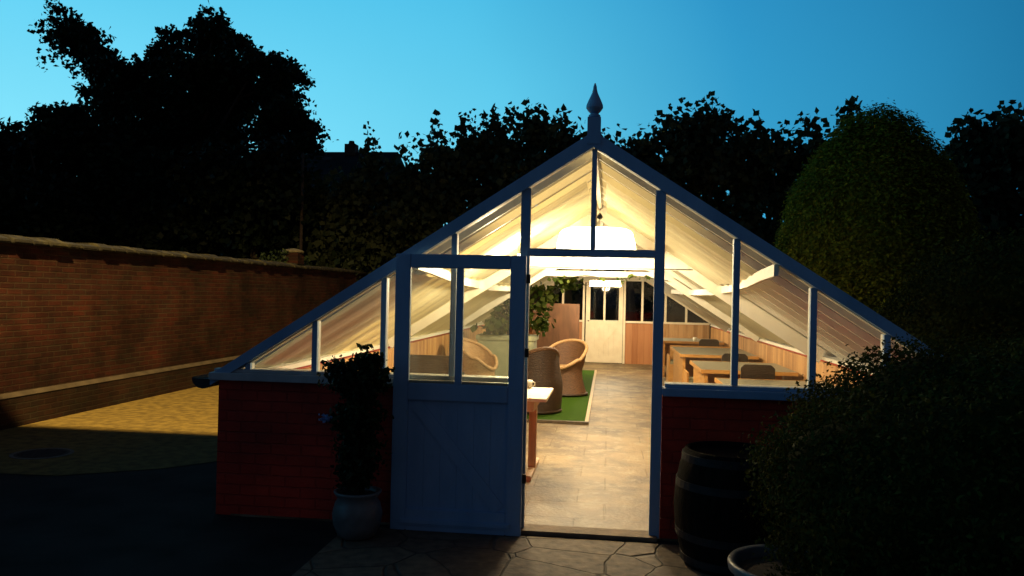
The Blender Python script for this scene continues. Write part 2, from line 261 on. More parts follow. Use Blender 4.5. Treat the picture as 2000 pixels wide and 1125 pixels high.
def leaves_mesh(name, P, size, m, parent, nrm=None, elong=1.5, jitter=1.0, extra=None):
    """one crown mesh: a small pointed leaf at every point of P, facing nrm with some jitter"""
    P = np.asarray(P, float); n = len(P)
    D = rng.normal(size=(n, 3)); D /= np.linalg.norm(D, axis=1)[:, None]
    if nrm is not None: D = D*jitter+nrm; D /= np.linalg.norm(D, axis=1)[:, None]
    T = rng.normal(size=(n, 3)); T -= D*(T*D).sum(1)[:, None]; T /= np.linalg.norm(T, axis=1)[:, None]
    B = np.cross(D, T); s = size*rng.uniform(.5, 1.35, n)[:, None]
    V = np.empty((n, 4, 3)); V[:, 0] = P-T*s*.5; V[:, 1] = P+B*s/elong*.5+D*s*.10-T*s*.05; V[:, 2] = P+T*s*.5; V[:, 3] = P-B*s/elong*.5+D*s*.10-T*s*.05
    V = V.reshape(-1, 3); F = np.arange(4*n).reshape(-1, 4); base = 4*n
    loops = F.ravel(); starts = np.arange(0, 4*n, 4); tot = np.full(n, 4)
    if extra is not None:
        ev, ef = extra; V = np.vstack([V, ev]); loops = np.concatenate([loops, (ef+base).ravel()]); starts = np.concatenate([starts, 4*n+np.arange(0, 4*len(ef), 4)]); tot = np.concatenate([tot, np.full(len(ef), 4)])
    l = Vector((0, 0, 0)); p = parent
    while p: l += p.location; p = p.parent
    V = V-np.array(l)
    me = bpy.data.meshes.new(name); me.vertices.add(len(V)); me.vertices.foreach_set('co', V.ravel()); me.loops.add(len(loops)); me.loops.foreach_set('vertex_index', loops.astype(np.int32))
    me.polygons.add(len(starts)); me.polygons.foreach_set('loop_start', starts.astype(np.int32)); me.polygons.foreach_set('loop_total', tot.astype(np.int32)); me.materials.append(m); me.update(calc_edges=True)
    o = bpy.data.objects.new(name, me); COL.objects.link(o); o.parent = parent; return o
def clumps(blobs, per, spread, shell=.55, gaps=.0):
    """leaf positions: blobs are (centre, radii); clump centres lie mostly near each blob's skin"""
    out = []
    for c, r in blobs:
        c = np.array(c, float); r = np.array(r, float); n = max(6, int(per*(r[0]*r[2])))
        d = rng.normal(size=(n, 3)); d /= np.linalg.norm(d, axis=1)[:, None]; q = rng.uniform(shell, 1.0, n)[:, None]
        cc = c+d*q*r; k = rng.integers(14, 34, n)
        for a, b in zip(cc, k):
            out.append(a+rng.normal(size=(b, 3))*spread*rng.uniform(.6, 1.3)*np.array([1, 1, .75]))
    return np.vstack(out)
def trunk(parent, base, top, r0, r1, limbs):
    m = MB(); base = Vector(base); top = Vector(top); pts = []; rs = []
    for i in range(9):
        t = i/8; p = base.lerp(top, t)+Vector((mnoise.noise(Vector((t*3, base.x, 0)))*.15, mnoise.noise(Vector((t*3, 5, base.x)))*.15, 0))*(t > 0); pts.append(p); rs.append(r0+(r1-r0)*t+(.35*r0*(1-t)**6))
    m.tube(pts, rs, 12)
    for q in limbs:
        q = Vector(q); s = pts[5].lerp(pts[8], random.random()); mid = s.lerp(q, .5)+Vector((0, 0, .2)); m.tube([s, s.lerp(mid, .6), mid, q], [r1*.9, r1*.6, r1*.45, r1*.15], 7)
    return part(m, 'trunk', M_BARK, parent, smooth=True)

# ------------------------------------------------------------------ setting: ground, paving, floor
m = MB()
m.add([(-150, -60, 0), (150, -60, 0), (150, 250, 0), (-150, 250, 0)], [(0, 1, 2, 3)])
M_GROUND = mat('gravelly_tarmac', (.010, .0095, .009), (.028, .026, .024), rough=.95, scale=2.2, bump=.9, bscale=120, spec=.2)
struct(m, 'ground', M_GROUND)
M_PATH = mat('lamplit_side_path', (.195, .142, .042), (.10, .072, .025), rough=.95, scale=9, bump=1.0, bscale=70, spec=.15, detail=9)  # the lamp's yellow is put into the path colour
struct(MB().add([(-6.60, 6.0, .005), (-5.6, 6.25, .005), (-4.6, 6.3, .005), (-3.9, 6.75, .005), (-3.3, 7.5, .005), (-2.79, 8.0, .005), (-2.79, 30, .005), (-6.60, 30, .005)], [(0, 1, 2, 3, 4, 5, 6, 7)]), 'side_path', M_PATH)  # near edge shaped to the boundary of the deep shade
Y0, Y1, XC, XL, XR, ZE, ZR = 5.487, 19.40, -.125, -2.80, 2.56, 1.015, 2.725
SL = (ZR-ZE)/(XC-XL); SRR = (ZR-ZE)/(XR-XC)
def zroof(x): return ZR-(XC-x)*SL if x < XC else ZR-(x-XC)*SRR
# crazy paving before the door
def crazy_mat():
    mm, t, o = new_mat('crazy_paving_stone'); L = t.links.new
    tcn = t.nodes.new('ShaderNodeTexCoord'); nz = t.nodes.new('ShaderNodeTexNoise'); nz.inputs['Scale'].default_value = 2.5; L(tcn.outputs['Object'], nz.inputs[0])
    ad = t.nodes.new('ShaderNodeVectorMath'); ad.operation = 'MULTIPLY_ADD'; L(nz.outputs[1], ad.inputs[0]); ad.inputs[1].default_value = (.12, .12, 0); L(tcn.outputs['Object'], ad.inputs[2])
    vo = t.nodes.new('ShaderNodeTexVoronoi'); vo.feature = 'DISTANCE_TO_EDGE'; vo.inputs['Scale'].default_value = 2.6; L(ad.outputs[0], vo.inputs[0])
    vc = t.nodes.new('ShaderNodeTexVoronoi'); vc.inputs['Scale'].default_value = 2.6; L(ad.outputs[0], vc.inputs[0])
    hs = t.nodes.new('ShaderNodeValToRGB'); hs.color_ramp.elements[0].color = (.10, .068, .042, 1); hs.color_ramp.elements[1].color = (.19, .14, .09, 1)
    sx = t.nodes.new('ShaderNodeSeparateXYZ'); L(vc.outputs['Color'], sx.inputs[0]); L(sx.outputs[0], hs.inputs[0])
    n2 = t.nodes.new('ShaderNodeTexNoise'); n2.inputs['Scale'].default_value = 14; n2.inputs['Detail'].default_value = 8; L(tcn.outputs['Object'], n2.inputs[0])
    r2 = t.nodes.new('ShaderNodeValToRGB'); r2.color_ramp.elements[0].position = .3; r2.color_ramp.elements[1].position = .75; r2.color_ramp.elements[0].color = (.45, .45, .45, 1); r2.color_ramp.elements[1].color = (1.3, 1.25, 1.2, 1); L(n2.outputs[0], r2.inputs[0])
    mu = t.nodes.new('ShaderNodeMix'); mu.data_type = 'RGBA'; mu.blend_type = 'MULTIPLY'; mu.inputs[0].default_value = 1; L(hs.outputs[0], mu.inputs[6]); L(r2.outputs[0], mu.inputs[7])
    ed = t.nodes.new('ShaderNodeMapRange'); ed.inputs[1].default_value = .004; ed.inputs[2].default_value = .022; L(vo.outputs[0], ed.inputs[0])
    mj = t.nodes.new('ShaderNodeMix'); mj.data_type = 'RGBA'; L(ed.outputs[0], mj.inputs[0]); mj.inputs[6].default_value = (.055, .04, .026, 1); L(mu.outputs[2], mj.inputs[7])
    p = t.nodes.new('ShaderNodeBsdfPrincipled'); p.inputs['Roughness'].default_value = .8; L(mj.outputs[2], p.inputs['Base Color'])
    hh = t.nodes.new('ShaderNodeMath'); hh.operation = 'MULTIPLY_ADD'; L(n2.outputs[0], hh.inputs[0]); hh.inputs[1].default_value = .5; L(ed.outputs[0], hh.inputs[2])
    bu = t.nodes.new('ShaderNodeBump'); bu.inputs['Strength'].default_value = 1; bu.inputs['Distance'].default_value = .018; L(hh.outputs[0], bu.inputs['Height']); L(bu.outputs[0], p.inputs['Normal']); L(p.outputs[0], o.inputs[0]); return mm
struct(MB().box((-1.75, 2.2, -.05), (1.15, 5.38, .004)), 'paving', crazy_mat())
# slab floor inside
def floor_mat():
    mm, t, o = new_mat('worn_slab_floor'); L = t.links.new
    tcn = t.nodes.new('ShaderNodeTexCoord'); br = t.nodes.new('ShaderNodeTexBrick'); L(tcn.outputs['Object'], br.inputs[0]); br.offset = .37
    for k, v in (('Scale', 1), ('Brick Width', .6), ('Row Height', .45), ('Mortar Size', .008), ('Mortar Smooth', .3), ('Bias', 0)): br.inputs[k].default_value = v
    br.inputs['Color1'].default_value = (.150, .108, .056, 1); br.inputs['Color2'].default_value = (.140, .100, .052, 1); br.inputs['Mortar'].default_value = (.115, .080, .042, 1)
    n = t.nodes.new('ShaderNodeTexNoise'); n.inputs['Scale'].default_value = 1.7; n.inputs['Detail'].default_value = 9; n.inputs['Roughness'].default_value = .62; L(tcn.outputs['Object'], n.inputs[0])
    r = t.nodes.new('ShaderNodeValToRGB'); r.color_ramp.elements[0].position = .36; r.color_ramp.elements[1].position = .62; r.color_ramp.elements[0].color = (.42, .33, .26, 1); r.color_ramp.elements[1].color = (1.55, 1.5, 1.35, 1); L(n.outputs[0], r.inputs[0])
    mu = t.nodes.new('ShaderNodeMix'); mu.data_type = 'RGBA'; mu.blend_type = 'MULTIPLY'; mu.inputs[0].default_value = 1; L(br.outputs[0], mu.inputs[6]); L(r.outputs[0], mu.inputs[7])
    n4 = t.nodes.new('ShaderNodeTexNoise'); n4.inputs['Scale'].default_value = 5; n4.inputs['Detail'].default_value = 10; n4.inputs['Roughness'].default_value = .7; L(tcn.outputs['Object'], n4.inputs[0])
    r4 = t.nodes.new('ShaderNodeMapRange'); r4.inputs[1].default_value = .52; r4.inputs[2].default_value = .60; r4.inputs[4].default_value = .5; L(n4.outputs[0], r4.inputs[0])
    ms = t.nodes.new('ShaderNodeMix'); ms.data_type = 'RGBA'; L(r4.outputs[0], ms.inputs[0]); L(mu.outputs[2], ms.inputs[6]); ms.inputs[7].default_value = (.30, .255, .165, 1)
    p = t.nodes.new('ShaderNodeBsdfPrincipled'); p.inputs['Roughness'].default_value = .6; L(ms.outputs[2], p.inputs['Base Color'])
    n5 = t.nodes.new('ShaderNodeTexNoise'); n5.inputs['Scale'].default_value = 30; n5.inputs['Detail'].default_value = 6; L(tcn.outputs['Object'], n5.inputs[0])
    iv = t.nodes.new('ShaderNodeMath'); iv.operation = 'MULTIPLY_ADD'; L(br.outputs['Fac'], iv.inputs[0]); iv.inputs[1].default_value = -1; L(n5.outputs[0], iv.inputs[2])
    bu = t.nodes.new('ShaderNodeBump'); bu.inputs['Strength'].default_value = .6; bu.inputs['Distance'].default_value = .008; L(iv.outputs[0], bu.inputs['Height']); L(bu.outputs[0], p.inputs['Normal']); L(p.outputs[0], o.inputs[0]); return mm
struct(MB().box((XL+.15, Y0-.02, -.05), (XR-.15, Y1, .010)), 'greenhouse_floor', floor_mat())
M_KERB = mat('worn_threshold', (.22, .15, .09), (.13, .09, .055), rough=.8, scale=6, bump=.6)

# ------------------------------------------------------------------ greenhouse
G = thing('greenhouse', 'long low blue framed greenhouse with red brick base, glowing warm inside', 'greenhouse', (XC, Y0, 0))
PX0, PX1 = -.61, .30          # door posts (their outer/inner faces follow)
def post(x0, x1, z0, z1, name='mullion', back=.07):
    o = MB(); o.box((x0, Y0-.012, z0), (x1, Y0+.022, z1), 0); o.box((x0+.003, Y0+.022, z0), (x1-.003, Y0+back, z1), 1)
    return part(o, name, [M_BLUE, M_WHITE], G, bevel=.002)
post(-.612, -.546, 0, zroof(-.58)-.08, 'door_post'); post(.298, .366, 0, zroof(.33)-.09, 'door_post')
m = MB(); m.box((-.546, Y0-.01, 1.888), (.298, Y0+.022, 1.942), 0); m.box((-.546, Y0+.022, 1.892), (.298, Y0+.08, 1.938), 1); part(m, 'transom', [M_BLUE, M_WHITE], G, bevel=.002)
post(-.134, -.100, 1.942, zroof(-.12)-.10, back=.06)
for x in (-2.55, -2.06, -1.565, -1.072): post(x-.019, x+.019, 1.045, zroof(x)-.085)
for x in (.838, 1.336, 1.80, 2.22): post(x-.021, x+.021, 1.05, zroof(x)-.085)
for a, b, sx in ((-2.82, -.612, 0), (.366, 2.59, 1)):
    s = MB(); s.box((a, Y0-.06, .968), (b, Y0+.10, 1.02), 0); s.box((a+.02, Y0-.02, 1.02), (b-.02, Y0+.05, 1.046), 0); s.box((a+.03, Y0+.05, 1.02), (b-.03, Y0+.24, 1.035), 1)
    part(s, 'sill', [M_SILL if sx == 0 else M_BLUE, M_WHITE], G, bevel=.004)
for s_ in (-1, 1):
    xe = XL-.02 if s_ < 0 else XR+.03; ze = ZE-.03
    o = MB(); o.prism([(XC, ZR+.015), (xe, ze+.015), (xe, ze-.06), (XC, ZR-.092)] if s_ > 0 else [(XC, ZR-.092), (xe, ze-.06), (xe, ze+.015), (XC, ZR+.015)], Y0-.035, Y0+.02, 0)
    o.prism([(XC, ZR-.012), (xe-s_*.05, ze+.0), (xe-s_*.05, ze-.04), (XC, ZR-.085)] if s_ > 0 else [(XC, ZR-.085), (xe-s_*.05, ze-.04), (xe-s_*.05, ze+.0), (XC, ZR-.012)], Y0+.02, Y0+.09, 1)
    part(o, 'barge_board', [M_BLUE, M_WHITE], G)
# gable panes, one between each pair of uprights
xs = [-2.76, -2.55, -2.06, -1.565, -1.072, -.58]
for a, b in list(zip(xs, xs[1:])): part(MB().add([(a, Y0+.024, 1.04), (b, Y0+.024, 1.04), (b, Y0+.024, zroof(b)-.06), (a, Y0+.024, max(1.05, zroof(a)-.06))], [(0, 1, 2, 3)]), 'gable_pane', M_GLASS, G)
for a, b in ((-.56, -.117), (-.117, .32)): part(MB().add([(a, Y0+.024, 1.93), (b, Y0+.024, 1.93), (b, Y0+.024, zroof(b)-.06), (a, Y0+.024, zroof(a)-.06)], [(0, 1, 2, 3)]), 'gable_pane', M_GLASS, G)
xs = [.35, .838, 1.336, 1.80, 2.22, 2.50]
for a, b in list(zip(xs, xs[1:])): part(MB().add([(a, Y0+.024, 1.04), (b, Y0+.024, 1.04), (b, Y0+.024, max(1.05, zroof(b)-.06)), (a, Y0+.024, zroof(a)-.06)], [(0, 1, 2, 3)]), 'gable_pane', M_GLASS, G)
# finial
f = MB(); f.box((XC-.045, Y0-.041, 2.652), (XC+.045, Y0+.060, 2.835)); f.lathe([(.030, 2.835), (.040, 2.845), (.040, 2.855), (.026, 2.865), (.045, 2.885), (.058, 2.905), (.056, 2.925), (.044, 2.955), (.030, 2.985), (.019, 3.01), (.013, 3.035), (.012, 3.05), (.004, 3.075)], (XC, Y0+.01, 0), 20)
part(f, 'finial', M_BLUE, G, smooth=False)
# dwarf walls
part(MB().box((-2.77, Y0, 0), (-.615, Y0+.22, .968)), 'dwarf_wall', M_RED, G)['label'] = 'red painted brick wall under the left panes'
part(MB().box((.370, Y0, 0), (2.55, Y0+.22, .968)), 'dwarf_wall', M_RED, G)
for x0, x1 in ((-2.77, -2.62), (2.40, 2.55)): part(MB().box((x0, Y0+.22, 0), (x1, Y1-.2, .968)), 'dwarf_wall', M_RED, G)
for x0, x1 in ((-2.80, -2.58), (2.36, 2.58)): part(MB().box((x0, Y0+.24, .968), (x1, Y1-.2, 1.005)), 'wall_plate', M_WHITE, G)
part(MB().box((-2.62, Y0+.24, .012), (-2.590, Y1-.2, .94)), 'board_lining', M_BOARD, G); part(MB().box((2.370, Y0+.24, .012), (2.40, Y1-.2, .94)), 'board_lining', M_BOARD, G)
part(MB().box((-.60, Y0-.07, 0), (.35, Y0+.10, .028)), 'threshold', M_KERB, G, bevel=.006)
# roof: whitewashed glass, glazing bars, ridge
for s_ in (-1, 1):
    xe = XL if s_ < 0 else XR
    part(MB().add([(XC, Y0+.02, ZR), (XC, Y1, ZR), (xe, Y1, ZE), (xe, Y0+.02, ZE)], [(0, 1, 2, 3)]), 'roof_glass', M_WASH, G)
    y = Y0+.50
    while y < Y1-.1:
        part(MB().beam((XC, y, ZR-.035), (xe-s_*.05, y, ZE-.005), .030, .055), 'glazing_bar', M_WHITE, G); y += .49
part(MB().box((XC-.02, Y0+.09, ZR-.10), (XC+.02, Y1, ZR+.03)), 'ridge_beam', M_WHITE, G)
g = MB(); n = 8
gp = [(-2.965+.0825*(1-math.cos(math.pi*i/n)), .97-.072*math.sin(math.pi*i/n)) for i in range(n+1)]
gp2 = [(x+(.008 if i < n/2 else -.008), z+.010) for i, (x, z) in enumerate(gp)]
g.prism([(p[0], p[1]) for p in gp]+[(p[0], p[1]+.0) for p in reversed(gp2)], Y0-.02, Y1)
g.prism(gp, Y0-.022, Y0-.018); part(g, 'gutter', M_BLACK, G)
# trusses
for yt, sec in ((9.2, .15), (13.0, .12), (16.3, .12)):
    t = MB()
    for s_ in (-1, 1):
        xe = -2.56 if s_ < 0 else 2.34; t.beam((XC, yt, ZR-.15), (xe, yt, zroof(xe)-.15), .05, sec)
    t.box((XC-1.15+.15*(yt < 10), yt-.03, 1.925), (XC+1.15-.15*(yt < 10), yt+.03, 2.07 if yt < 10 else 2.015))
    part(t, 'roof_truss', M_WHITE, G)
part(MB().tube([(-1.1, 8.95, 1.93), (.9, 8.95, 1.93)], .006, 6), 'tie_rod', M_MET, G)
# cotton linings under the roof
def sheet(side, ya, yb, t0, t1, hem, sag, folds, wob, name='lining_sheet', nu=60, nv=14):
    xe = XL if side < 0 else XR; v = []; fcs = []
    for i in range(nu+1):
        y = ya+(yb-ya)*i/nu; u = i/nu; h = t1+hem*4*u*(1-u)+wob*mnoise.noise(Vector((y*2.3, side*3, 1)))
        for j in range(nv+1):
            t = t0+(h-t0)*j/nv; x = XC+(xe-XC)*t; z = ZR+(ZE-ZR)*t
            dz = -.085-sag*4*u*(1-u)*(j/nv)-folds*2*abs(math.sin(y*math.pi/.49))-folds*.3*math.sin(y*2*math.pi/.12+side)-.02*mnoise.noise(Vector((y*1.3, t*5, side)))
            v.append((x, y, z+dz))
    for i in range(nu):
        for j in range(nv): a = i*(nv+1)+j; fcs.append((a, a+1, a+nv+2, a+nv+1))
    s = MB().add(v, fcs); o = part(s, name, M_LIN, G, smooth=True); return v, nu, nv
def hem_strip(v, nu, nv, w):
    pts = [v[i*(nv+1)+nv] for i in range(nu+1)]; h = MB()
    for a, b in zip(pts, pts[1:]): h.add([a, b, (b[0], b[1], b[2]-w), (a[0], a[1], a[2]-w)], [(0, 1, 2, 3)])
    part(h, 'lining_hem', M_LIN, G, smooth=True)
HEM = ((5.5, .455), (6.1, .465), (7.0, .485), (8.2, .505), (10.2, .525), (12.5, .525), (14.5, .515), (16.25, .505))
for s_ in (-1, 1):
    sheet(s_, 6.62, 16.25 if s_ < 0 else 9.17, .03, .49, 0, .015, .010, 0, nu=240)
    xe = XL if s_ < 0 else XR; h = MB()
    pt = [(XC+(xe-XC)*t, y, ZR+(ZE-ZR)*t-.125) for y, t in HEM]; fine = []
    for a, b in zip(pt, pt[1:]): fine += [tuple(a[i]+(b[i]-a[i])*k/4 for i in range(3)) for k in range(4)]
    fine.append(pt[-1])
    for a, b in zip(fine, fine[1:]): h.beam(a, b, .03, .08)
    part(h, 'sagging_purlin', M_WHITE, G)
sheet(1, 9.24, 16.25, .53, .93, 0, .02, .008, .05, nu=160)
sheet(-1, Y0+.12, 16.25, .51, .955, 0, .02, .010, .05, nu=220)
# back gable
for x in (-.60, .37, .79, 1.335, 1.82, -1.1, -1.6, -2.1):
    part(MB().box((x-.025, Y1-.03, 1.03 if x not in (-.60, .37) else 0), (x+.025, Y1+.03, zroof(x)-.06)), 'mullion', M_CREAM, G)
part(MB().box((-.575, Y1-.028, 1.93), (.345, Y1+.028, 1.99)), 'transom', M_CREAM, G)
for a, b in ((-2.6, -.63), (.40, 2.36)):
    part(MB().box((a, Y1-.08, .985), (b, Y1+.06, 1.03)), 'sill', M_CREAM, G); part(MB().box((a, Y1-.03, 0), (b, Y1+.18, .985)), 'dwarf_wall', M_INBOARD, G)
part(MB().box((1.08, Y1-.06, .012), (2.36, Y1-.032, .985)), 'board_lining', M_BOARDX, G)
for s_ in (-1, 1):
    xe = XL if s_ < 0 else XR; part(MB().beam((XC, Y1, ZR-.07), (xe, Y1, ZE-.06), .07, .09), 'barge_board', M_CREAM, G)
xs = [-2.70, -2.1, -1.6, -1.1, -.60]
for a, b in zip(xs, xs[1:]): part(MB().add([(a, Y1, 1.03), (b, Y1, 1.03), (b, Y1, zroof(b)-.1), (a, Y1, max(1.04, zroof(a)-.1))], [(0, 1, 2, 3)]), 'gable_pane', M_GLASSB, G)
xs = [.37, .79, 1.335, 1.82, 2.35]
for a, b in zip(xs, xs[1:]): part(MB().add([(a, Y1, 1.03), (b, Y1, 1.03), (b, Y1, max(1.04, zroof(b)-.1)), (a, Y1, zroof(a)-.1)], [(0, 1, 2, 3)]), 'gable_pane', M_GLASSB, G)
part(MB().add([(-.58, Y1, 1.99), (.35, Y1, 1.99), (.35, Y1, zroof(.35)-.1), (XC, Y1, ZR-.1), (-.58, Y1, zroof(-.58)-.1)], [(0, 1, 2, 3, 4)]), 'gable_pane', M_GLASSB, G)
# a door leaf: stiles, rails, boarded panel with brace, two panes
def door(x0, x1, y0, y1, z0, z1, zg, paint, label, face, flip):
    d = MB(); yf, yb = (y0, y1); sw = .105 if face < 0 else .10
    root = part(MB().box((x0, y0, z0), (x0+sw, y1, z1)).box((x1-sw, y0, z0), (x1, y1, z1)).box((x0+sw, y0, z1-.095), (x1-sw, y1, z1)).box((x0+sw, y0, zg-.115), (x1-sw, y1, zg)).box((x0+sw, y0, z0), (x1-sw, y1, z0+.15)),
                'door', paint, G, bevel=.005); root['label'] = label
    xm = (x0+x1)/2
    part(MB().box((xm-.024, y0+.004, zg), (xm+.024, y1-.004, z1-.095)), 'glazing_bar', paint, root, bevel=.003)
    # boards (each a shallow plank with a joint) and the brace
    pb = MB(); nb = 6; w = (x1-x0-2*sw)/nb
    yy0, yy1 = (y0+.022, y1-.004) if face < 0 else (y0+.004, y1-.022)
    for i in range(nb): pb.box((x0+sw+i*w+.0006, yy0, z0+.15), (x0+sw+(i+1)*w-.0006, yy1, zg-.115))
    part(pb, 'panel', paint, root)
    bz0, bz1 = z0+.17, zg-.135; xa, xb = (x0+sw+.05, x1-sw-.05)
    if flip: xa, xb = xb, xa
    yb_ = (y0+.0175) if face < 0 else (y1-.010)
    part(MB().beam((xa, yb_, bz1), (xb, yb_, bz0), .007, .085, up=(0, 0, 1)), 'brace', paint, root)
    for a, b in ((x0+sw, xm-.024), (xm+.024, x1-sw)): part(MB().box((a, (y0+y1)/2-.002, zg), (b, (y0+y1)/2+.002, z1-.095)), 'pane', M_GLASS if face < 0 else M_GLASSB, root)
    for a, b in ((x0+sw, xm-.024), (xm+.024, x1-sw)): part(MB().box((a, (y0+y1)/2+.004, zg), (b, y1+.004, zg+.018)), 'glazing_bead', M_WHITE, root)
    return root
dr = door(-1.452, -.556, Y0-.130, Y0-.085, .004, 1.885, 1.005, M_BLUE, 'open blue door leaf with two panes folded back against the gable', -1, False)
part(MB().box((-1.38, Y0-.146, .055), (-.63, Y0-.1302, .085)).box((-1.38, Y0-.140, .042), (-.63, Y0-.1302, .0548)), 'weather_bar', M_BLUE, dr, bevel=.003)
for z in (.35, 1.20, 1.70): part(MB().box((-.60, Y0-.088, z), (-.53, Y0-.078, z+.06)), 'hinge', M_MET, dr)
dr2 = door(-.545, .335, Y1-.03, Y1+.015, .02, 1.925, 1.02, M_CREAM, 'closed cream door at the far end', 1, True)
dr2.location.y -= .02
for ch in list(dr2.children):
    if ch.name.startswith('brace'): ch.location.y -= .045
part(MB().lathe([(.0, 0), (.02, .002), (.024, .02), (.0, .03)], (-.48, Y1-.06, 1.0), 12), 'handle', M_MET, dr2)

# ------------------------------------------------------------------ lamps inside: front and far shades seen lit, third shade and bulb added
M_SHADETOP = cloth_mat('shade_cloth', (.72, .66, .50), (.78, .72, .56), transl=.5)
def pendant(x, y, zb, zt, rb, rt, power, label, es):
    T = thing('pendant_lamp', label, 'lamp', (x, y, ZR-.1), 'drum lamps hung from the ridge')
    s = MB(); prof = [(rb, zb), (rb*.985+rt*.015, zb+.01), (rt+(rb-rt)*.5, zb+(zt-zb)*.5), (rt, zt-.05), (rt-.02, zt-.02), (rt-.06, zt), (rt-.12, zt+.004)]
    s.lathe(prof, (x, y, 0), 40, cap=False); part(s, 'lamp_shade', emit_mat('lit_shade', (1, .80, .52), es), T, smooth=True)
    part(MB().lathe([(.0, zt-.012), (rt-.06, zt-.012)], (x, y, 0), 40, cap=False), 'added_top_disc', M_SHADETOP, T); part(MB().tube([(x, y, zt), (x, y, ZR-.09)], .006, 6), 'cord', M_MET, T)  # disc on the shade top is added to cut the light going up
    part(MB().lathe([(.003, 0), (.03, .02), (.045, .06), (.035, .1), (.015, .13), (.01, .16)], (x, y, zb+.06), 16), 'bulb', emit_mat('lit_bulb', (1, .8, .5), 30), T, smooth=True)
    l = bpy.data.lights.new('bulb_light', 'POINT'); l.energy = power; l.color = WARM; l.shadow_soft_size = .10
    o = bpy.data.objects.new('bulb_light', l); COL.objects.link(o); o.location = Vector((x, y, zb+.02))-T.location; o.parent = T; return T
pendant(-.15, 8.55, 2.06, 2.33, .43, .385, 165, 'big glowing white drum shade hung near the front, above the doorway', 3.2)
pendant(-.085, 17.2, 1.82, 2.10, .33, .29, 280, 'smaller glowing shade farther back, just above the far cream door', 3.2)

pendant(-.21, 11.9, 2.19, 2.42, .38, .32, 280, 'added glowing drum shade behind the front one, lighting the lining', 3.2)  # third lamp, added to light the middle of the left lining

q = at(1013, 511, 7.7)  # unseen bulb added behind the door leaf to brighten the left lining
BL = thing('added_bulb', 'added bare bulb hidden behind the top corner of the open door leaf, brightening the lining', 'lamp', (q.x, q.y, q.z+.3))
part(MB().lathe([(.003, -.04), (.022, -.03), (.032, 0), (.022, .03), (.013, .05), (.012, .075)], tuple(q), 16), 'bulb', emit_mat('added_bulb_glow', (1, .82, .55), 14), BL, smooth=True)
part(MB().tube([(q.x, q.y, q.z+.075), (q.x, q.y, zroof(q.x)-.1)], .004, 6), 'cord', M_MET, BL)
l = bpy.data.lights.new('added_fill_light', 'POINT'); l.energy = 150; l.color = (1, .80, .47); l.shadow_soft_size = .06
o = bpy.data.objects.new('added_fill_light', l); COL.objects.link(o); o.parent = BL; o.location = q-BL.location+Vector((0, 0, -.06))

# ------------------------------------------------------------------ garden wall on the left
GW = thing('garden_wall', 'old red brick garden wall with plinth and mossy coping', 'wall', (-6.65, 8, 0))
part(MB().box((-7.0, 2, .38), (-6.65, 32, 2.06)), 'brickwork', M_WALL, GW)
p = MB(); p.prism([(-7.06, 0), (-6.59, 0), (-6.59, .345), (-6.65, .385), (-7.0, .385), (-7.06, .345)], 2, 32); part(p, 'plinth', M_PLINTH, GW)
part(MB().prism([(-6.588, .340), (-6.583, .346), (-6.646, .392), (-6.65, .386)], 2, 32), 'plinth_capping', mat('lime_fillet', (.06, .045, .03), (.03, .022, .014), rough=.95, scale=5, bump=.6), GW)
y = 2.0; k = 0
while y < 31.9:
    w = .30+random.uniform(-.03, .03); h = random.uniform(-.02, .022); c = MB()
    c.prism([(-7.05, 2.062), (-6.60, 2.062), (-6.575+h, 2.075), (-6.58+h, 2.11), (-6.70, 2.155+h), (-6.95, 2.155+h), (-7.07, 2.11)], y+.014, y+w-.014)
    o = part(c, 'coping_stone', M_COPE, GW, bevel=.008); y += w; k += 1
WP = thing('wall_pier', 'small pale stone cap on a brick pier at the wall top', 'pier', (-6.85, 16.8, 0))
part(MB().box((-7.02, 16.6, 2.16), (-6.66, 16.95, 2.40)), 'shaft', M_WALL, WP); part(MB().lathe([(.20, 2.40), (.23, 2.42), (.23, 2.45), (.14, 2.48), (.05, 2.50)], (-6.84, 16.78, 0), 16), 'cap', M_STONE, WP)
IV = thing('wall_creeper', 'small leafy creeper sprouting on the wall beside the stone cap', 'creeper', (-6.9, 16.2, 2.1))
P = clumps([((-6.95, 16.0, 2.28), (.22, .8, .16)), ((-7.0, 17.4, 2.3), (.25, .6, .2))], 260, .06); leaves_mesh('foliage', P, .07, L_SHRUB, IV)
MH = thing('manhole_cover', 'round worn manhole cover set in the dark ground', 'manhole cover', (-5.33, 7.08, 0))
part(MB().lathe([(.27, .004), (.27, .008), (.235, .008)], (-5.33, 7.08, 0), 40, cap=False), 'rim', mat('pale_concrete', (.11, .11, .10), (.07, .07, .065), rough=.9, scale=20), MH)
c = MB().lathe([(.235, .0045), (.235, .007), (.0, .007)], (-5.33, 7.08, 0), 40, cap=False)
for i in range(-4, 5): c.box((-5.33-math.sqrt(.2**2-(i*.045)**2), 7.08+i*.045-.008, .0071), (-5.33+math.sqrt(.2**2-(i*.045)**2), 7.08+i*.045+.008, .010))
part(c, 'lid', M_IRON, MH)

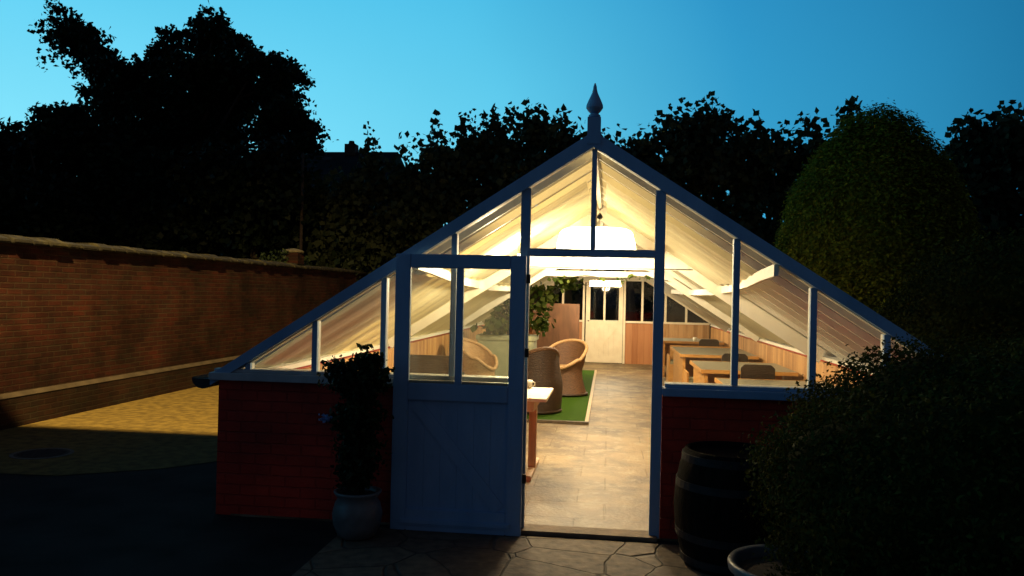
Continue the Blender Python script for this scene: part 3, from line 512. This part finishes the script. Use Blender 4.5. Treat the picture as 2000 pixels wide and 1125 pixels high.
# ------------------------------------------------------------------ furniture inside
RUG = thing('turf_rug', 'bright green artificial turf rug with dark edging', 'rug', (-1.2, 13.6, 0))
part(MB().box((-2.15, 10.14, .012), (-.27, 17.2, .030)), 'turf', M_GRASSM, RUG)
part(MB().box((-2.17, 10.08, .011), (-.22, 10.14, .045)), 'edging', M_TRIM, RUG); part(MB().box((-.27, 10.14, .011), (-.225, 17.2, .040)), 'edging', M_TRIML, RUG)
def tub_chair(name, label, loc, rz, outer, rimm, hb=.90, arm=.60, rt=.40, seatm=None, waist=.085):
    """woven tub chair: flared skirt, waist, curved back; front faces +X before turning"""
    T = thing(name, label, 'wicker chair', loc, 'wicker tub chairs'); T.rotation_euler = (0, 0, rz)
    n = 48; v = []; fs = []; prof = [(.0, .35), (.12, .315), (.28, .285), (.40, .285)]
    def top(a):                    # a = 0 at the front
        q = (1-math.cos(a))/2; q = q**.9
        return .42+(arm-.42)*min(1, q*3.2)+(hb-arm)*max(0, (q-.42)/.58)**.8
    rows = 12
    for i in range(n+1):
        a = 2*math.pi*i/n; tp = top(a)
        for j in range(rows+1):
            u = j/rows; z = tp*u
            if z < .40:
                t = z/.40; r = .36-waist*math.sin(t*math.pi/2)
            else: r = (.36-waist)+(rt-(.36-waist))*((z-.40)/(hb-.40))**.7
            v.append((r*math.cos(a)*1.0, r*math.sin(a), z+.012))
    for i in range(n):
        for j in range(rows): k = i*(rows+1)+j; fs.append((k, k+rows+1, k+rows+2, k+1))
    s = MB().add(v, fs)
    vi = [(x*.93, y*.93, z) for x, y, z in v]; s.add(vi, [tuple(reversed(q)) for q in fs])
    local(s, 'woven_shell', outer, T, smooth=True)
    rim = [v[i*(rows+1)+rows] for i in range(n)]; local(MB().tube([(x*.965, y*.965, z) for x, y, z in rim], .028, 8, closed=True), 'rim', rimm, T, smooth=True)
    local(MB().tube([(.362*math.cos(2*math.pi*i/36), .362*math.sin(2*math.pi*i/36), .03) for i in range(36)], .018, 8, closed=True), 'base_ring', rimm if rimm is M_LWICK and outer is M_LWICK else M_DWICK, T, smooth=True)
    local(MB().lathe([(.0, .385), (.24, .385), (.262, .40), (.262, .44), (.23, .46), (.0, .465)], (0, 0, 0), 32, cap=False), 'seat', seatm or rimm, T, smooth=True)
    return T
tub_chair('wicker_chair', 'dark brown wicker tub chair with its back to the doorway, nearest on the green rug', (-.98, 10.95, .03), R(125), M_DWICK, M_MWICK, rt=.30, arm=.56, hb=.86, waist=-.02)
tub_chair('wicker_chair', 'pale rimmed brown wicker chair at the rug edge beside the path', (-.68, 12.9, .03), R(-112), M_MWICK, M_LWICK, rt=.37, hb=.84, arm=.56)
tub_chair('wicker_chair', 'pale cane chair facing right, seen through the open door leaf', (-2.0, 12.25, .03), R(-20), M_LWICK, M_LWICK, hb=.86, rt=.40)
SF = thing('wicker_armchair', 'dark square wicker armchair against the left boards', 'wicker chair', (-2.15, 9.3, 0))
part(MB().box((-2.42, 9.0, .03), (-1.70, 9.09, .90)), 'backrest', M_DWICK, SF, bevel=.03); part(MB().box((-2.42, 9.09, .03), (-2.34, 9.7, .66)), 'armrest', M_DWICK, SF, bevel=.03); part(MB().box((-1.78, 9.09, .03), (-1.70, 9.7, .66)), 'armrest', M_DWICK, SF, bevel=.03)
part(MB().box((-2.34, 9.09, .03), (-1.78, 9.7, .40)), 'seat', M_DWICK, SF, bevel=.02)
CT = thing('square_table', 'small square whitewashed table just inside the doorway', 'table', (-.9, 7.15, 0))
part(MB().box((-1.30, 6.78, .715), (-.505, 7.60, .745)), 'tabletop', mat('whitewashed_top', (.70, .62, .50), (.80, .73, .60), rough=.5, scale=3, stretch=(1, 12, 1), bump=.2), CT, bevel=.004)
M_LEG = mat('pale_leg_wood', (.62, .46, .33), (.5, .36, .25), rough=.6, scale=5, stretch=(4, 4, .5))
part(MB().box((-1.22, 6.86, .62), (-.62, 7.52, .715)), 'apron', M_LEG, CT)
for x in (-1.15, -.665):
    part(MB().box((x-.035, 7.27, .06), (x+.035, 7.35, .62)), 'leg', M_LEG, CT, bevel=.004); part(MB().box((x-.03, 6.9, .012), (x+.03, 7.72, .06)), 'foot', M_LEG, CT, bevel=.006)
CH = thing('bistro_chair', 'small dark metal legged chair half hidden behind the open door', 'chair', (-.86, 6.45, 0))
part(MB().box((-1.03, 6.28, .44), (-.70, 6.62, .465)), 'seat', M_LEG, CH, bevel=.008)
for sx, sy in ((-1, -1), (1, -1), (-1, 1), (1, 1)): part(MB().tube([(-.865+sx*.13, 6.45+sy*.13, .44), (-.865+sx*.20, 6.45+sy*.19, .012)], .011, 8), 'leg', M_MET, CH, smooth=True)
part(MB().tube([(-1.01, 6.60, .44), (-1.02, 6.66, .86), (-.71, 6.66, .86), (-.72, 6.60, .44)], .011, 8), 'back_frame', M_MET, CH, smooth=True); part(MB().box((-1.0, 6.645, .66), (-.73, 6.665, .82)), 'backrest', M_LEG, CH)
# booth tables down the right side
def booth_table(label, x0, x1, y0, y1):
    T = thing('booth_table', label, 'table', ((x0+x1)/2, (y0+y1)/2, 0), 'booth tables down the right side')
    part(MB().box((x0+.012, y0+.012, .725), (x1, y1-.012, .742)), 'tabletop', M_TOP, T)
    e = MB(); e.box((x0, y0, .70), (x1, y0+.012, .745)); e.box((x0, y1-.012, .70), (x1, y1, .745)); e.box((x0, y0+.012, .70), (x0+.012, y1-.012, .745)); part(e, 'edging', M_WOOD, T)
    part(MB().box((x0+.05, y0+.05, .012), (x0+.09, y1-.05, .70)), 'end_panel', M_WOOD, T); part(MB().box((x0+.09, (y0+y1)/2-.02, .2), (x1-.05, (y0+y1)/2+.02, .70)), 'apron', M_WOOD, T)
    return T
booth_table('long grey topped booth table nearest the front panes', 1.18, 2.35, 7.75, 9.12)
booth_table('second grey topped booth table from the front', 1.14, 2.30, 10.1, 11.5)
booth_table('third grey topped booth table from the front', 1.11, 2.30, 12.7, 14.6)
booth_table('farthest booth table by the back gable on the right', 1.05, 2.30, 16.4, 17.7)
def bench(label, x0, x1, y0, y1, back):
    T = thing('booth_bench', label, 'bench', ((x0+x1)/2, (y0+y1)/2, 0), 'booth benches down the right side')
    part(MB().box((x0+.03, y0, .012), (x1, y1, .40)), 'base', M_WOOD, T); part(MB().box((x0+.02, y0+.01, .402), (x1, y1-.01, .455)), 'cushion', M_CUSH, T, bevel=.012)
    part(MB().box((x0, y0-.01, .012), (x0+.028, y1+.01, .56)), 'end_panel', M_WOOD, T)
    if back: part(MB().box((x0+.06, y1+.012, .012), (x1, y1+.045, .72)), 'backrest', M_WOOD, T)
    return T
bench('orange bench with sage cushion between the second and third tables', 1.12, 2.36, 11.65, 12.15, False)
bench('orange bench with sage cushion between the first and second tables', 1.40, 2.36, 9.45, 9.90, False)
bench('orange bench behind the third table', 1.10, 2.36, 14.9, 15.35, True)
def rchair(label, x, y, z=.94, w=.37):
    T = thing('rattan_chair', label, 'chair', (x, y, 0), 'rattan backed chairs at the booth tables')
    b = MB(); pr = []
    for i in range(13):
        a = math.pi*i/12; pr.append((x+(w/2-.04)*math.cos(a)*1+math.copysign(.04, math.cos(a))*(abs(math.cos(a)) > .3), z-.05+.05*math.sin(a)))
    pr = [(x+w/2, z-.24), (x+w/2, z-.04), (x+w/2-.04, z), (x-w/2+.04, z), (x-w/2, z-.04), (x-w/2, z-.24)]
    b.prism(pr, y-.018, y+.018); part(b, 'backrest', M_DWICK, T, bevel=.006)
    part(MB().box((x-.2, y-.42, .43), (x+.2, y-.03, .47)), 'seat', M_DWICK, T, bevel=.01)
    for sx, dy in ((-1, -.01), (1, -.01)): part(MB().box((x+sx*.18-.016, y-.016, .012), (x+sx*.18+.016, y+.016, z-.22)), 'leg', M_DWICK, T)
    for sx in (-1, 1): part(MB().box((x+sx*.18-.016, y-.41, .012), (x+sx*.18+.016, y-.38, .43)), 'leg', M_DWICK, T)
    return T
rchair('dark rattan chair back standing behind the front booth table', 1.66, 9.22, .895)
rchair('dark rattan chair behind the second booth table', 1.84, 12.05, .82); rchair('dark rattan chair behind the third booth table', 1.90, 15.6, .84)
def cup(label, x, y, z):
    T = thing('cup', label, 'cup', (x, y, z)); part(MB().lathe([(.025, 0), (.036, .01), (.042, .075), (.038, .075), (.032, .012), (.0, .010)], (x, y, z), 20, cap=False), 'body', M_WHITE, T, smooth=True)
    part(MB().tube([(x+.040, y, z+.06), (x+.062, y, z+.055), (x+.062, y, z+.03), (x+.040, y, z+.02)], .005, 6), 'handle', M_WHITE, T, smooth=True)
cup('white cup on the farthest booth table', 1.75, 16.7, .743); cup('white cup on the small square table by the doorway', -.735, 7.50, .746)
# fig in a pale planter at the back left, with a brown screen
FG = thing('fig_tree', 'leafy fig tree in a pale planter at the back left', 'indoor tree', (-1.75, 14.4, 0))
part(MB().box((-2.3, 14.1, .012), (-1.30, 14.75, .86)).box((-2.33, 14.07, .80), (-1.27, 14.78, .88)), 'planter', mat('pale_planter', (.42, .44, .30), (.34, .36, .24), rough=.8, scale=6), FG)
tm = MB()
tips = [(-1.9, 14.5, 1.5), (-1.5, 14.3, 1.55), (-1.2, 14.1, 1.75), (-2.0, 14.1, 1.3), (-1.6, 14.8, 1.8), (-.8, 14.0, 1.8)]
for q in tips: tm.tube([(-1.8, 14.4, .86), (-1.78, 14.4, 1.1), Vector((-1.78, 14.4, 1.1)).lerp(Vector(q), .6)+Vector((0, 0, .05)), q], [.03, .024, .015, .007], 7)
part(tm, 'trunk', M_BARK, FG, smooth=True)
P = clumps([((-1.75, 14.4, 1.35), (.45, .4, .35)), ((-1.35, 14.2, 1.55), (.45, .4, .28)), ((-.85, 14.0, 1.80), (.40, .35, .12)), ((-1.9, 14.2, 1.1), (.35, .4, .25)), ((-1.35, 14.3, 1.15), (.22, .3, .22))], 90, .09)
P = P[(P[:, 2] < np.array([zroof(x) for x in P[:, 0]])-.15)]; leaves_mesh('foliage', P[rng.permutation(len(P))[:1500]], .13, L_FIG, FG, elong=1.15)
tag(part(MB().box((-1.72, 18.3, .012), (-.66, 18.34, 1.42)), 'wooden_screen', mat('brown_board', (.10, .045, .02), (.15, .065, .03), rough=.6, scale=3, stretch=(5, 5, 1)), None), 'plain brown wooden screen standing left of the far door', 'screen')
VN = thing('climbing_vine', 'thin vine with a few yellow green leaves trailing along the tie beam', 'vine', (-.1, 12.9, 1.93))
st = [(-1.0+i*.12, 12.93, 1.915-.03*math.sin(i*.9)) for i in range(17)]
part(MB().tube(st, .006, 6), 'stem', M_BARK, VN)
P = np.array([np.array(random.choice([st[1], st[2], st[8], st[10], st[11], st[13]]))+rng.normal(size=3)*np.array([.05, .03, .03])+np.array([0, -.05, -.01]) for _ in range(46)]); leaves_mesh('foliage', P, .075, L_FIG, VN, elong=1.2)

# ------------------------------------------------------------------ pots, shrub, barrel outside
PP = thing('potted_shrub', 'tall dark leafy shrub in a pale glazed urn left of the blue door', 'potted plant', (-1.62, 5.16, 0))
part(MB().lathe([(.10, .005), (.125, .02), (.155, .09), (.165, .16), (.150, .225), (.128, .262), (.150, .29), (.158, .305), (.140, .31), (.125, .28)], (-1.62, 5.16, 0), 36, cap=False).lathe([(.0, .012), (.11, .012)], (-1.62, 5.16, 0), 36, cap=False), 'pot', M_POT, PP, smooth=True)
part(MB().lathe([(.0, .285), (.12, .28)], (-1.62, 5.16, 0), 24, cap=False), 'soil', M_SOIL, PP)
sm = MB()
for i in range(9):
    a = i*.7; q = Vector((-1.62+.12*math.cos(a), 5.14+.1*math.sin(a), .75+.1*(i % 5))); sm.tube([(-1.62+.03*math.cos(a), 5.16+.03*math.sin(a), .27), (-1.62+.07*math.cos(a), 5.15+.06*math.sin(a), .55), q], [.008, .006, .003], 6)
part(sm, 'stem', M_BARK, PP)
P = clumps([((-1.62, 5.14, .55), (.15, .15, .22)), ((-1.63, 5.14, .80), (.17, .15, .20)), ((-1.65, 5.14, 1.02), (.17, .14, .13)), ((-1.58, 5.14, 1.14), (.09, .08, .13)), ((-1.76, 5.14, 1.12), (.09, .07, .05)), ((-1.50, 5.13, 1.05), (.07, .07, .09)), ((-1.62, 5.14, .38), (.10, .1, .08))], 3400, .030, shell=.1)
leaves_mesh('foliage', P, .04, L_SHRUB, PP)
P = rng.normal(size=(40, 3))*np.array([.018, .015, .014])+np.array([-1.80, 5.02, .80]); P2 = rng.normal(size=(16, 3))*np.array([.02, .012, .006])+np.array([-1.78, 5.04, .88]); leaves_mesh('flower', P, .024, L_PETAL, PP, elong=1.1)
BR = thing('barrel', 'dark old oak barrel against the red wall right of the doorway', 'barrel', (.76, 5.06, 0))
bp = [(.27, .0), (.305, .12), (.33, .25), (.338, .36), (.33, .47), (.305, .60), (.275, .70)]
part(MB().lathe(bp+[(.255, .70), (.25, .67), (.0, .67)], (.76, 5.06, .005), 40, cap=False), 'staves', M_OAK, BR, smooth=True)
for z, r in ((.05, .292), (.2, .325), (.5, .330), (.655, .296)): part(MB().lathe([(r-.004, z-.022), (r, z-.022), (r-.004*(1 if z > .4 else -1), z+.022), (r-.012, z+.022)], (.76, 5.06, .005), 40, cap=False), 'hoop', M_IRON, BR)
PT = thing('planter_pot', 'white glazed pot under the big clipped bush at the bottom edge', 'pot', (.905, 4.02, 0))
part(MB().lathe([(.17, .005), (.20, .02), (.25, .18), (.275, .30), (.30, .315), (.305, .345), (.295, .36), (.27, .35), (.25, .30)], (.905, 4.02, 0), 48, cap=False), 'body', M_POT, PT, smooth=True); part(MB().lathe([(.0, .31), (.26, .31)], (.905, 4.02, 0), 32, cap=False), 'soil', M_SOIL, PT)

# ------------------------------------------------------------------ clipped bushes and conifer
def dense(name, label, cat, c, r, n, size, lm, lump=.10, power=2.0, top=None, zmin=.02, up=0, core=.9, lumps=2.2, fuzz=.05):
    T = thing(name, label, cat, (c[0], c[1], 0)); c = np.array(c, float); r = np.array(r, float)
    d = rng.normal(size=(n, 3)); d /= np.linalg.norm(d, axis=1)[:, None]
    def rad(dd):
        out = np.empty(len(dd))
        for i, q in enumerate(dd): v = Vector(q); out[i] = 1+lump*mnoise.noise(v*lumps+Vector(c[:3]))+lump*.6*mnoise.noise(v*lumps*3.1)+lump*.35*mnoise.noise(v*lumps*9)
        return out
    k = rad(d)
    def shape(dd, kk):
        if power != 2.0: kk = kk*(np.abs(dd)**power).sum(1)**(-1/power)
        p = dd*kk[:, None]
        if top is not None:                     # narrow towards the tip
            tz = np.clip(p[:, 2], -1, 1.1); w = np.where(tz > -.2, 1-top*np.clip((tz+.2)/1.3, 0, 1)**1.6, 1); p = p*np.stack([w, w, np.ones_like(w)], 1)
        return c+p*r
    q = np.minimum(k+np.abs(rng.normal(size=n))*fuzz-rng.uniform(0, .13, n), k+.14)
    P = shape(d, q); keep = P[:, 2] > zmin; P = P[keep]; nn = d[keep]/r; nn /= np.linalg.norm(nn, axis=1)[:, None]; nn[:, 2] += up
    # solid inner mass
    nu, nv = 40, 24; ev = []; 
    for j in range(nv+1):
        for i in range(nu): a = 2*math.pi*i/nu; b = math.pi*j/nv; ev.append((math.sin(b)*math.cos(a), math.sin(b)*math.sin(a), math.cos(b)))
    ev = np.array(ev); E = shape(ev, rad(ev)*core); E[:, 2] = np.maximum(E[:, 2], zmin); ef = np.array([(j*nu+i, j*nu+(i+1) % nu, (j+1)*nu+(i+1) % nu, (j+1)*nu+i) for j in range(nv) for i in range(nu)])
    leaves_mesh('foliage', P, size, lm, T, nrm=nn, jitter=.9, elong=2.0, extra=(E, ef))
    part(MB().tube([(c[0], c[1], 0), (c[0], c[1], c[2])], [.06, .04], 8), 'trunk', M_BARK, T); return T
dense('clipped_bush', 'huge dark clipped evergreen bush filling the near right corner', 'bush', (2.16, 3.98, .66), (1.36, 1.14, .785), 120000, .028, L_BOX, lump=.12, power=2.5, lumps=2.6, fuzz=.03)
dense('conifer', 'tall egg shaped green conifer right of the greenhouse roof', 'conifer', (4.36, 14.0, 2.1), (1.62, 1.5, 2.68), 110000, .07, L_CON, lump=.05, top=.24, up=.9, lumps=2, fuzz=.03)
dense('round_bush', 'rounded dark evergreen bush between the conifer and the clipped bush', 'bush', (4.75, 10.0, 1.0), (1.5, 1.4, 1.40), 40000, .06, L_BOX, lump=.08)

# ------------------------------------------------------------------ trees
def tree(name, label, cat, Y, blobs, depth, per, spread, size, lm, basex, r0=.22, group=None, elong=1.35, shoots=(), tz=None, shell=.25):
    bl = []
    for px, py, rp in blobs:
        if lm is L_PLANE: py += 26
        q = at(px, py, Y+random.uniform(-.3, .3)*depth); rr = rp*Y/FPX*1.02; bl.append(((q.x, q.y, q.z), (rr, max(rr, depth*.5), rr)))
    T = thing(name, label, cat, (basex, Y, 0), group)
    tops = [b[0] for b in bl]; P = clumps(bl, per, spread, shell=shell)
    ex = []
    shoots = list(shoots)+[(px+random.uniform(-17, 17), py+random.uniform(6, 44), hpx) for px, py, hpx in shoots for _ in (0, 1, 2)]
    for px, py, hpx in shoots:                   # upright leafy shoots that break the outline
        b = at(px, py+hpx, Y-.2); t = at(px+random.uniform(-8, 8), py, Y-.2); nl = int(3+hpx/9)
        for i in range(nl):
            u = i/(nl-1); c_ = b.lerp(t, u)+Vector((math.sin(i*2.4)*.20*(1.2-u), math.cos(i*2.4)*.16, 0)); ex += [tuple(c_+Vector((random.gauss(0, .04), random.gauss(0, .04), random.gauss(0, .03)))) for _ in range(1+(i%2))]
    if ex: P = np.vstack([P, np.array(ex)])
    mean = Vector((0, 0, 0))
    for q in tops: mean += Vector(q)
    mean /= len(tops); top = Vector((basex*.4+mean.x*.6, Y, mean.z if tz is None else tz))
    trunk(T, (basex, Y, 0), top, r0, r0*.35, [tuple(Vector(q)*1.0) for q in tops])
    leaves_mesh('crown', P, size, lm, T, elong=elong); return T
tree('maple_tree', 'biggest dark tree on the left, one arm of leaves reaching up', 'tree', 24,
     [(140, 42, 20), (125, 75, 28), (168, 72, 26), (160, 105, 28), (195, 105, 24), (185, 140, 28), (222, 132, 30), (228, 165, 34), (255, 150, 26), (345, 75, 20), (335, 110, 30), (408, 60, 26), (425, 40, 13), (400, 85, 36), (440, 75, 22), (300, 130, 34), (285, 175, 45), (370, 150, 55), (440, 145, 55), (480, 90, 18), (500, 130, 32), (550, 130, 32), (575, 145, 18), (540, 180, 45), (470, 200, 55), (380, 230, 70), (300, 240, 60), (235, 205, 35), (205, 190, 26), (215, 235, 34), (570, 225, 34), (600, 250, 24), (530, 245, 40), (600, 278, 20), (450, 270, 50), (350, 290, 55), (250, 270, 45), (560, 285, 35)],
     2.6, 210, .12, .16, L_BIG, -13.5, r0=.35, shell=0, shoots=[(118, 22, 30), (140, 15, 30), (100, 60, 24), (98, 85, 20), (338, 52, 34), (352, 60, 24), (425, 20, 34), (432, 30, 24), (484, 74, 30), (545, 100, 34), (556, 104, 24), (592, 148, 30), (618, 240, 30), (622, 262, 24), (300, 100, 34), (270, 120, 24)], tz=6.5)
tree('dark_tree', 'low round dark tree under the left side of the big tree', 'tree', 22,
     [(120, 235, 28), (165, 240, 34), (100, 265, 34), (190, 285, 45), (140, 310, 60), (250, 330, 60), (60, 330, 60), (330, 370, 80), (200, 400, 90), (90, 420, 80)], 2.4, 150, .14, .20, L_BIG, -15.5, group='dark trees behind the garden wall')
tree('dark_tree', 'dark rounded tree cut by the left edge of the picture', 'tree', 20,
     [(55, 272, 22), (20, 280, 26), (-30, 290, 40), (30, 330, 60), (-40, 360, 80), (60, 400, 80), (0, 440, 70), (120, 440, 70)], 2.4, 150, .14, .18, L_HEDGE, -14.5, group='dark trees behind the garden wall')
tree('dark_tree', 'dark bushy tree below the right side of the big tree', 'tree', 21,
     [(430, 350, 75), (520, 340, 62), (560, 390, 70), (370, 430, 85), (480, 440, 90), (560, 460, 60), (300, 450, 80), (555, 300, 30)], 2.4, 150, .14, .20, L_HEDGE, -9.5, group='dark trees behind the garden wall')
PG = 'pleached plane trees behind the greenhouse'
def plane(label, Y, blobs, shoots, bx): return tree('plane_tree', label, 'tree', Y, blobs, 1.6, 75, .17, .19, L_PLANE, bx, r0=.14, group=PG, elong=1.15, shoots=shoots)
plane('plane tree with one leafy spire standing beside the house chimney', 21.5, [(640, 370, 45), (690, 345, 36), (735, 350, 34), (600, 430, 40), (670, 430, 70), (740, 420, 60), (700, 500, 70), (620, 500, 50), (725, 305, 16)], [(728, 240, 80), (718, 270, 60), (745, 290, 50), (705, 300, 40), (757, 318, 40)], -8.2)
plane('second plane tree from the left, with a ragged double spire', 21.5, [(800, 315, 26), (850, 290, 32), (830, 340, 45), (800, 400, 60), (880, 330, 50), (870, 410, 60), (780, 480, 60), (790, 350, 30)], [(850, 222, 70), (857, 240, 60), (795, 262, 60), (785, 290, 50), (818, 265, 50), (878, 262, 50), (776, 305, 40)], -5.2)
plane('plane tree behind the left slope of the greenhouse roof', 21.5, [(920, 270, 34), (960, 250, 34), (990, 285, 50), (930, 320, 60), (1000, 340, 70), (930, 400, 60)], [(925, 212, 60), (905, 235, 50), (965, 208, 50), (985, 215, 50), (945, 225, 50), (895, 250, 40), (1010, 205, 50)], -3.3)
plane('plane tree just left of the roof finial', 21.5, [(1045, 240, 34), (1090, 250, 34), (1080, 290, 50), (1130, 290, 40), (1040, 320, 50), (1110, 360, 60)], [(1040, 198, 50), (1025, 205, 50), (1060, 204, 50), (1085, 215, 50), (1105, 213, 50), (1120, 235, 40), (1140, 240, 40)], -1.0)
plane('plane tree just right of the roof finial', 21.5, [(1180, 290, 34), (1215, 290, 34), (1260, 280, 32), (1240, 330, 50), (1190, 340, 50), (1290, 330, 50)], [(1160, 240, 40), (1205, 245, 50), (1180, 255, 40), (1235, 262, 40), (1255, 245, 50), (1275, 232, 50)], .6)
plane('tallest plane tree, behind the right slope of the greenhouse roof', 21.5, [(1320, 250, 34), (1365, 235, 36), (1395, 235, 36), (1340, 300, 50), (1400, 290, 50), (1370, 360, 70), (1430, 290, 36)], [(1388, 182, 60), (1378, 195, 50), (1330, 196, 50), (1345, 205, 50), (1362, 204, 50), (1405, 200, 50), (1310, 215, 50), (1295, 225, 50), (1425, 225, 40)], 2.7)
plane('plane tree left of the conifer', 21.5, [(1465, 270, 32), (1500, 285, 36), (1540, 290, 36), (1480, 340, 60), (1540, 360, 60), (1585, 280, 30), (1450, 420, 60), (1520, 440, 60)], [(1472, 218, 50), (1460, 235, 50), (1490, 232, 50), (1515, 240, 50), (1545, 240, 50), (1570, 225, 50), (1590, 222, 50), (1605, 232, 50), (1440, 240, 40)], 4.6)
plane('plane tree whose top shows over the conifer', 21.5, [(1650, 290, 50), (1700, 280, 50), (1760, 300, 50), (1700, 360, 60)], [(1668, 188, 60), (1672, 195, 50), (1660, 205, 50)], 6.8)
plane('plane tree at the right edge behind the conifer', 18.5, [(1870, 280, 34), (1910, 265, 34), (1950, 255, 36), (1990, 260, 40), (2040, 260, 50), (1900, 330, 60), (1980, 340, 70), (1870, 420, 70), (1960, 440, 80)], [(1900, 215, 50), (1885, 228, 40), (1920, 225, 40), (1978, 200, 50), (1960, 208, 50), (1945, 220, 40), (1992, 212, 40), (2005, 220, 40), (1860, 245, 40)], 7.6)
# the dense lower growth behind the rows reads as one mass
HG = thing('hedge', 'tall dark hedge running behind the trees', 'hedge', (0, 24.5, 0))
P = clumps([((x, 24.2, 1.6+.8*(i % 2)), (1.5, .7, 1.8)) for i, x in enumerate(np.arange(-15, 13, 1.6))], 9, .2, shell=.2); leaves_mesh('foliage', P, .24, L_HEDGE, HG); 
part(MB().box((-22, 24.6, 0), (16, 25.3, 3.4)), 'inner_twigs', M_BARK, HG)

# ------------------------------------------------------------------ house and pole beyond
HS = thing('house', 'dark slate roofed house with a stubby chimney beyond the trees', 'house', (-11.5, 36, 0))
part(MB().box((-16.5, 34, 0), (-9.2, 40, 4.6)), 'wall', M_HBRICK, HS)
rf = part(MB().add([(-17, 33.6, 4.5), (-8.8, 33.6, 4.5), (-9.9, 36.5, 8.1), (-17, 36.5, 8.1), (-17, 40.4, 4.5), (-8.8, 40.4, 4.5), (-17, 33.6, 4.6), (-8.8, 33.6, 4.6)], [(0, 1, 2, 3), (5, 4, 3, 2), (1, 5, 2), (0, 3, 4)]), 'roof', M_SLATE, HS)
cx = at(686, 290, 36.5).x
part(MB().box((cx-.26, 36.3, 7.9), (cx+.26, 36.8, 8.45)).lathe([(.14, 8.45), (.15, 8.5), (.12, 8.62)], (cx, 36.55, 0), 12), 'chimney', M_HBRICK, rf)
sk = at(640, 306, 36.1); part(MB().add([(sk.x-.2, 36.05, 7.62), (sk.x+.2, 36.05, 7.62), (sk.x+.2, 36.2, 7.81), (sk.x-.2, 36.2, 7.81)], [(0, 1, 2, 3)]), 'skylight', M_GLASS, rf)
pq = at(592, 300, 20.3)
tag(MB().tube([(pq.x, 20.3, 0), (pq.x, 20.3, pq.z)], [.05, .035], 10).build('pole', M_POLE, smooth=True), 'thin brown pole rising beside the big dark tree', 'pole')

# ------------------------------------------------------------------ unseen yard floodlight, out of frame; shield added to throw the straight shadow edge
FL = thing('yard_floodlight', 'tall unseen yard floodlight with an added flat shield, outside the picture', 'floodlight', (-2.2, -2.4, 0))
LP = Vector((-2.4, -2.2, 11.4))
part(MB().tube([(-2.2, -2.4, 0), (-2.2, -2.4, 11.7)], [.09, .05], 12), 'pole', M_MET, FL, smooth=True); part(MB().box((-2.65, -2.45, 11.52), (-2.1, -2.05, 11.62)), 'head', M_MET, FL)
# the added shield's edge lies on the plane through the lamp and the ground line y = 8.5
YE = 8.45; dy = .55; zs = LP.z-(LP.z)*dy/(YE-LP.y)
part(MB().box((-4.0, LP.y+dy-.5, zs-.012), (-.6, LP.y+dy, zs)), 'shield', M_MET, FL); part(MB().beam((-2.2, -2.38, 10.9), (-2.2, -1.8, zs), .03, .03), 'bracket', M_MET, FL)
l = bpy.data.lights.new('flood', 'SPOT'); l.energy = 35000; l.color = (1, .66, .22); l.shadow_soft_size = .006; l.spot_size = R(60); l.spot_blend = 1.0
o = bpy.data.objects.new('flood', l); COL.objects.link(o); o.parent = FL; o.location = LP-FL.location
tgt = Vector((-5.6, 8.8, 0)); o.rotation_euler = (tgt-LP).to_track_quat('-Z', 'Y').to_euler()
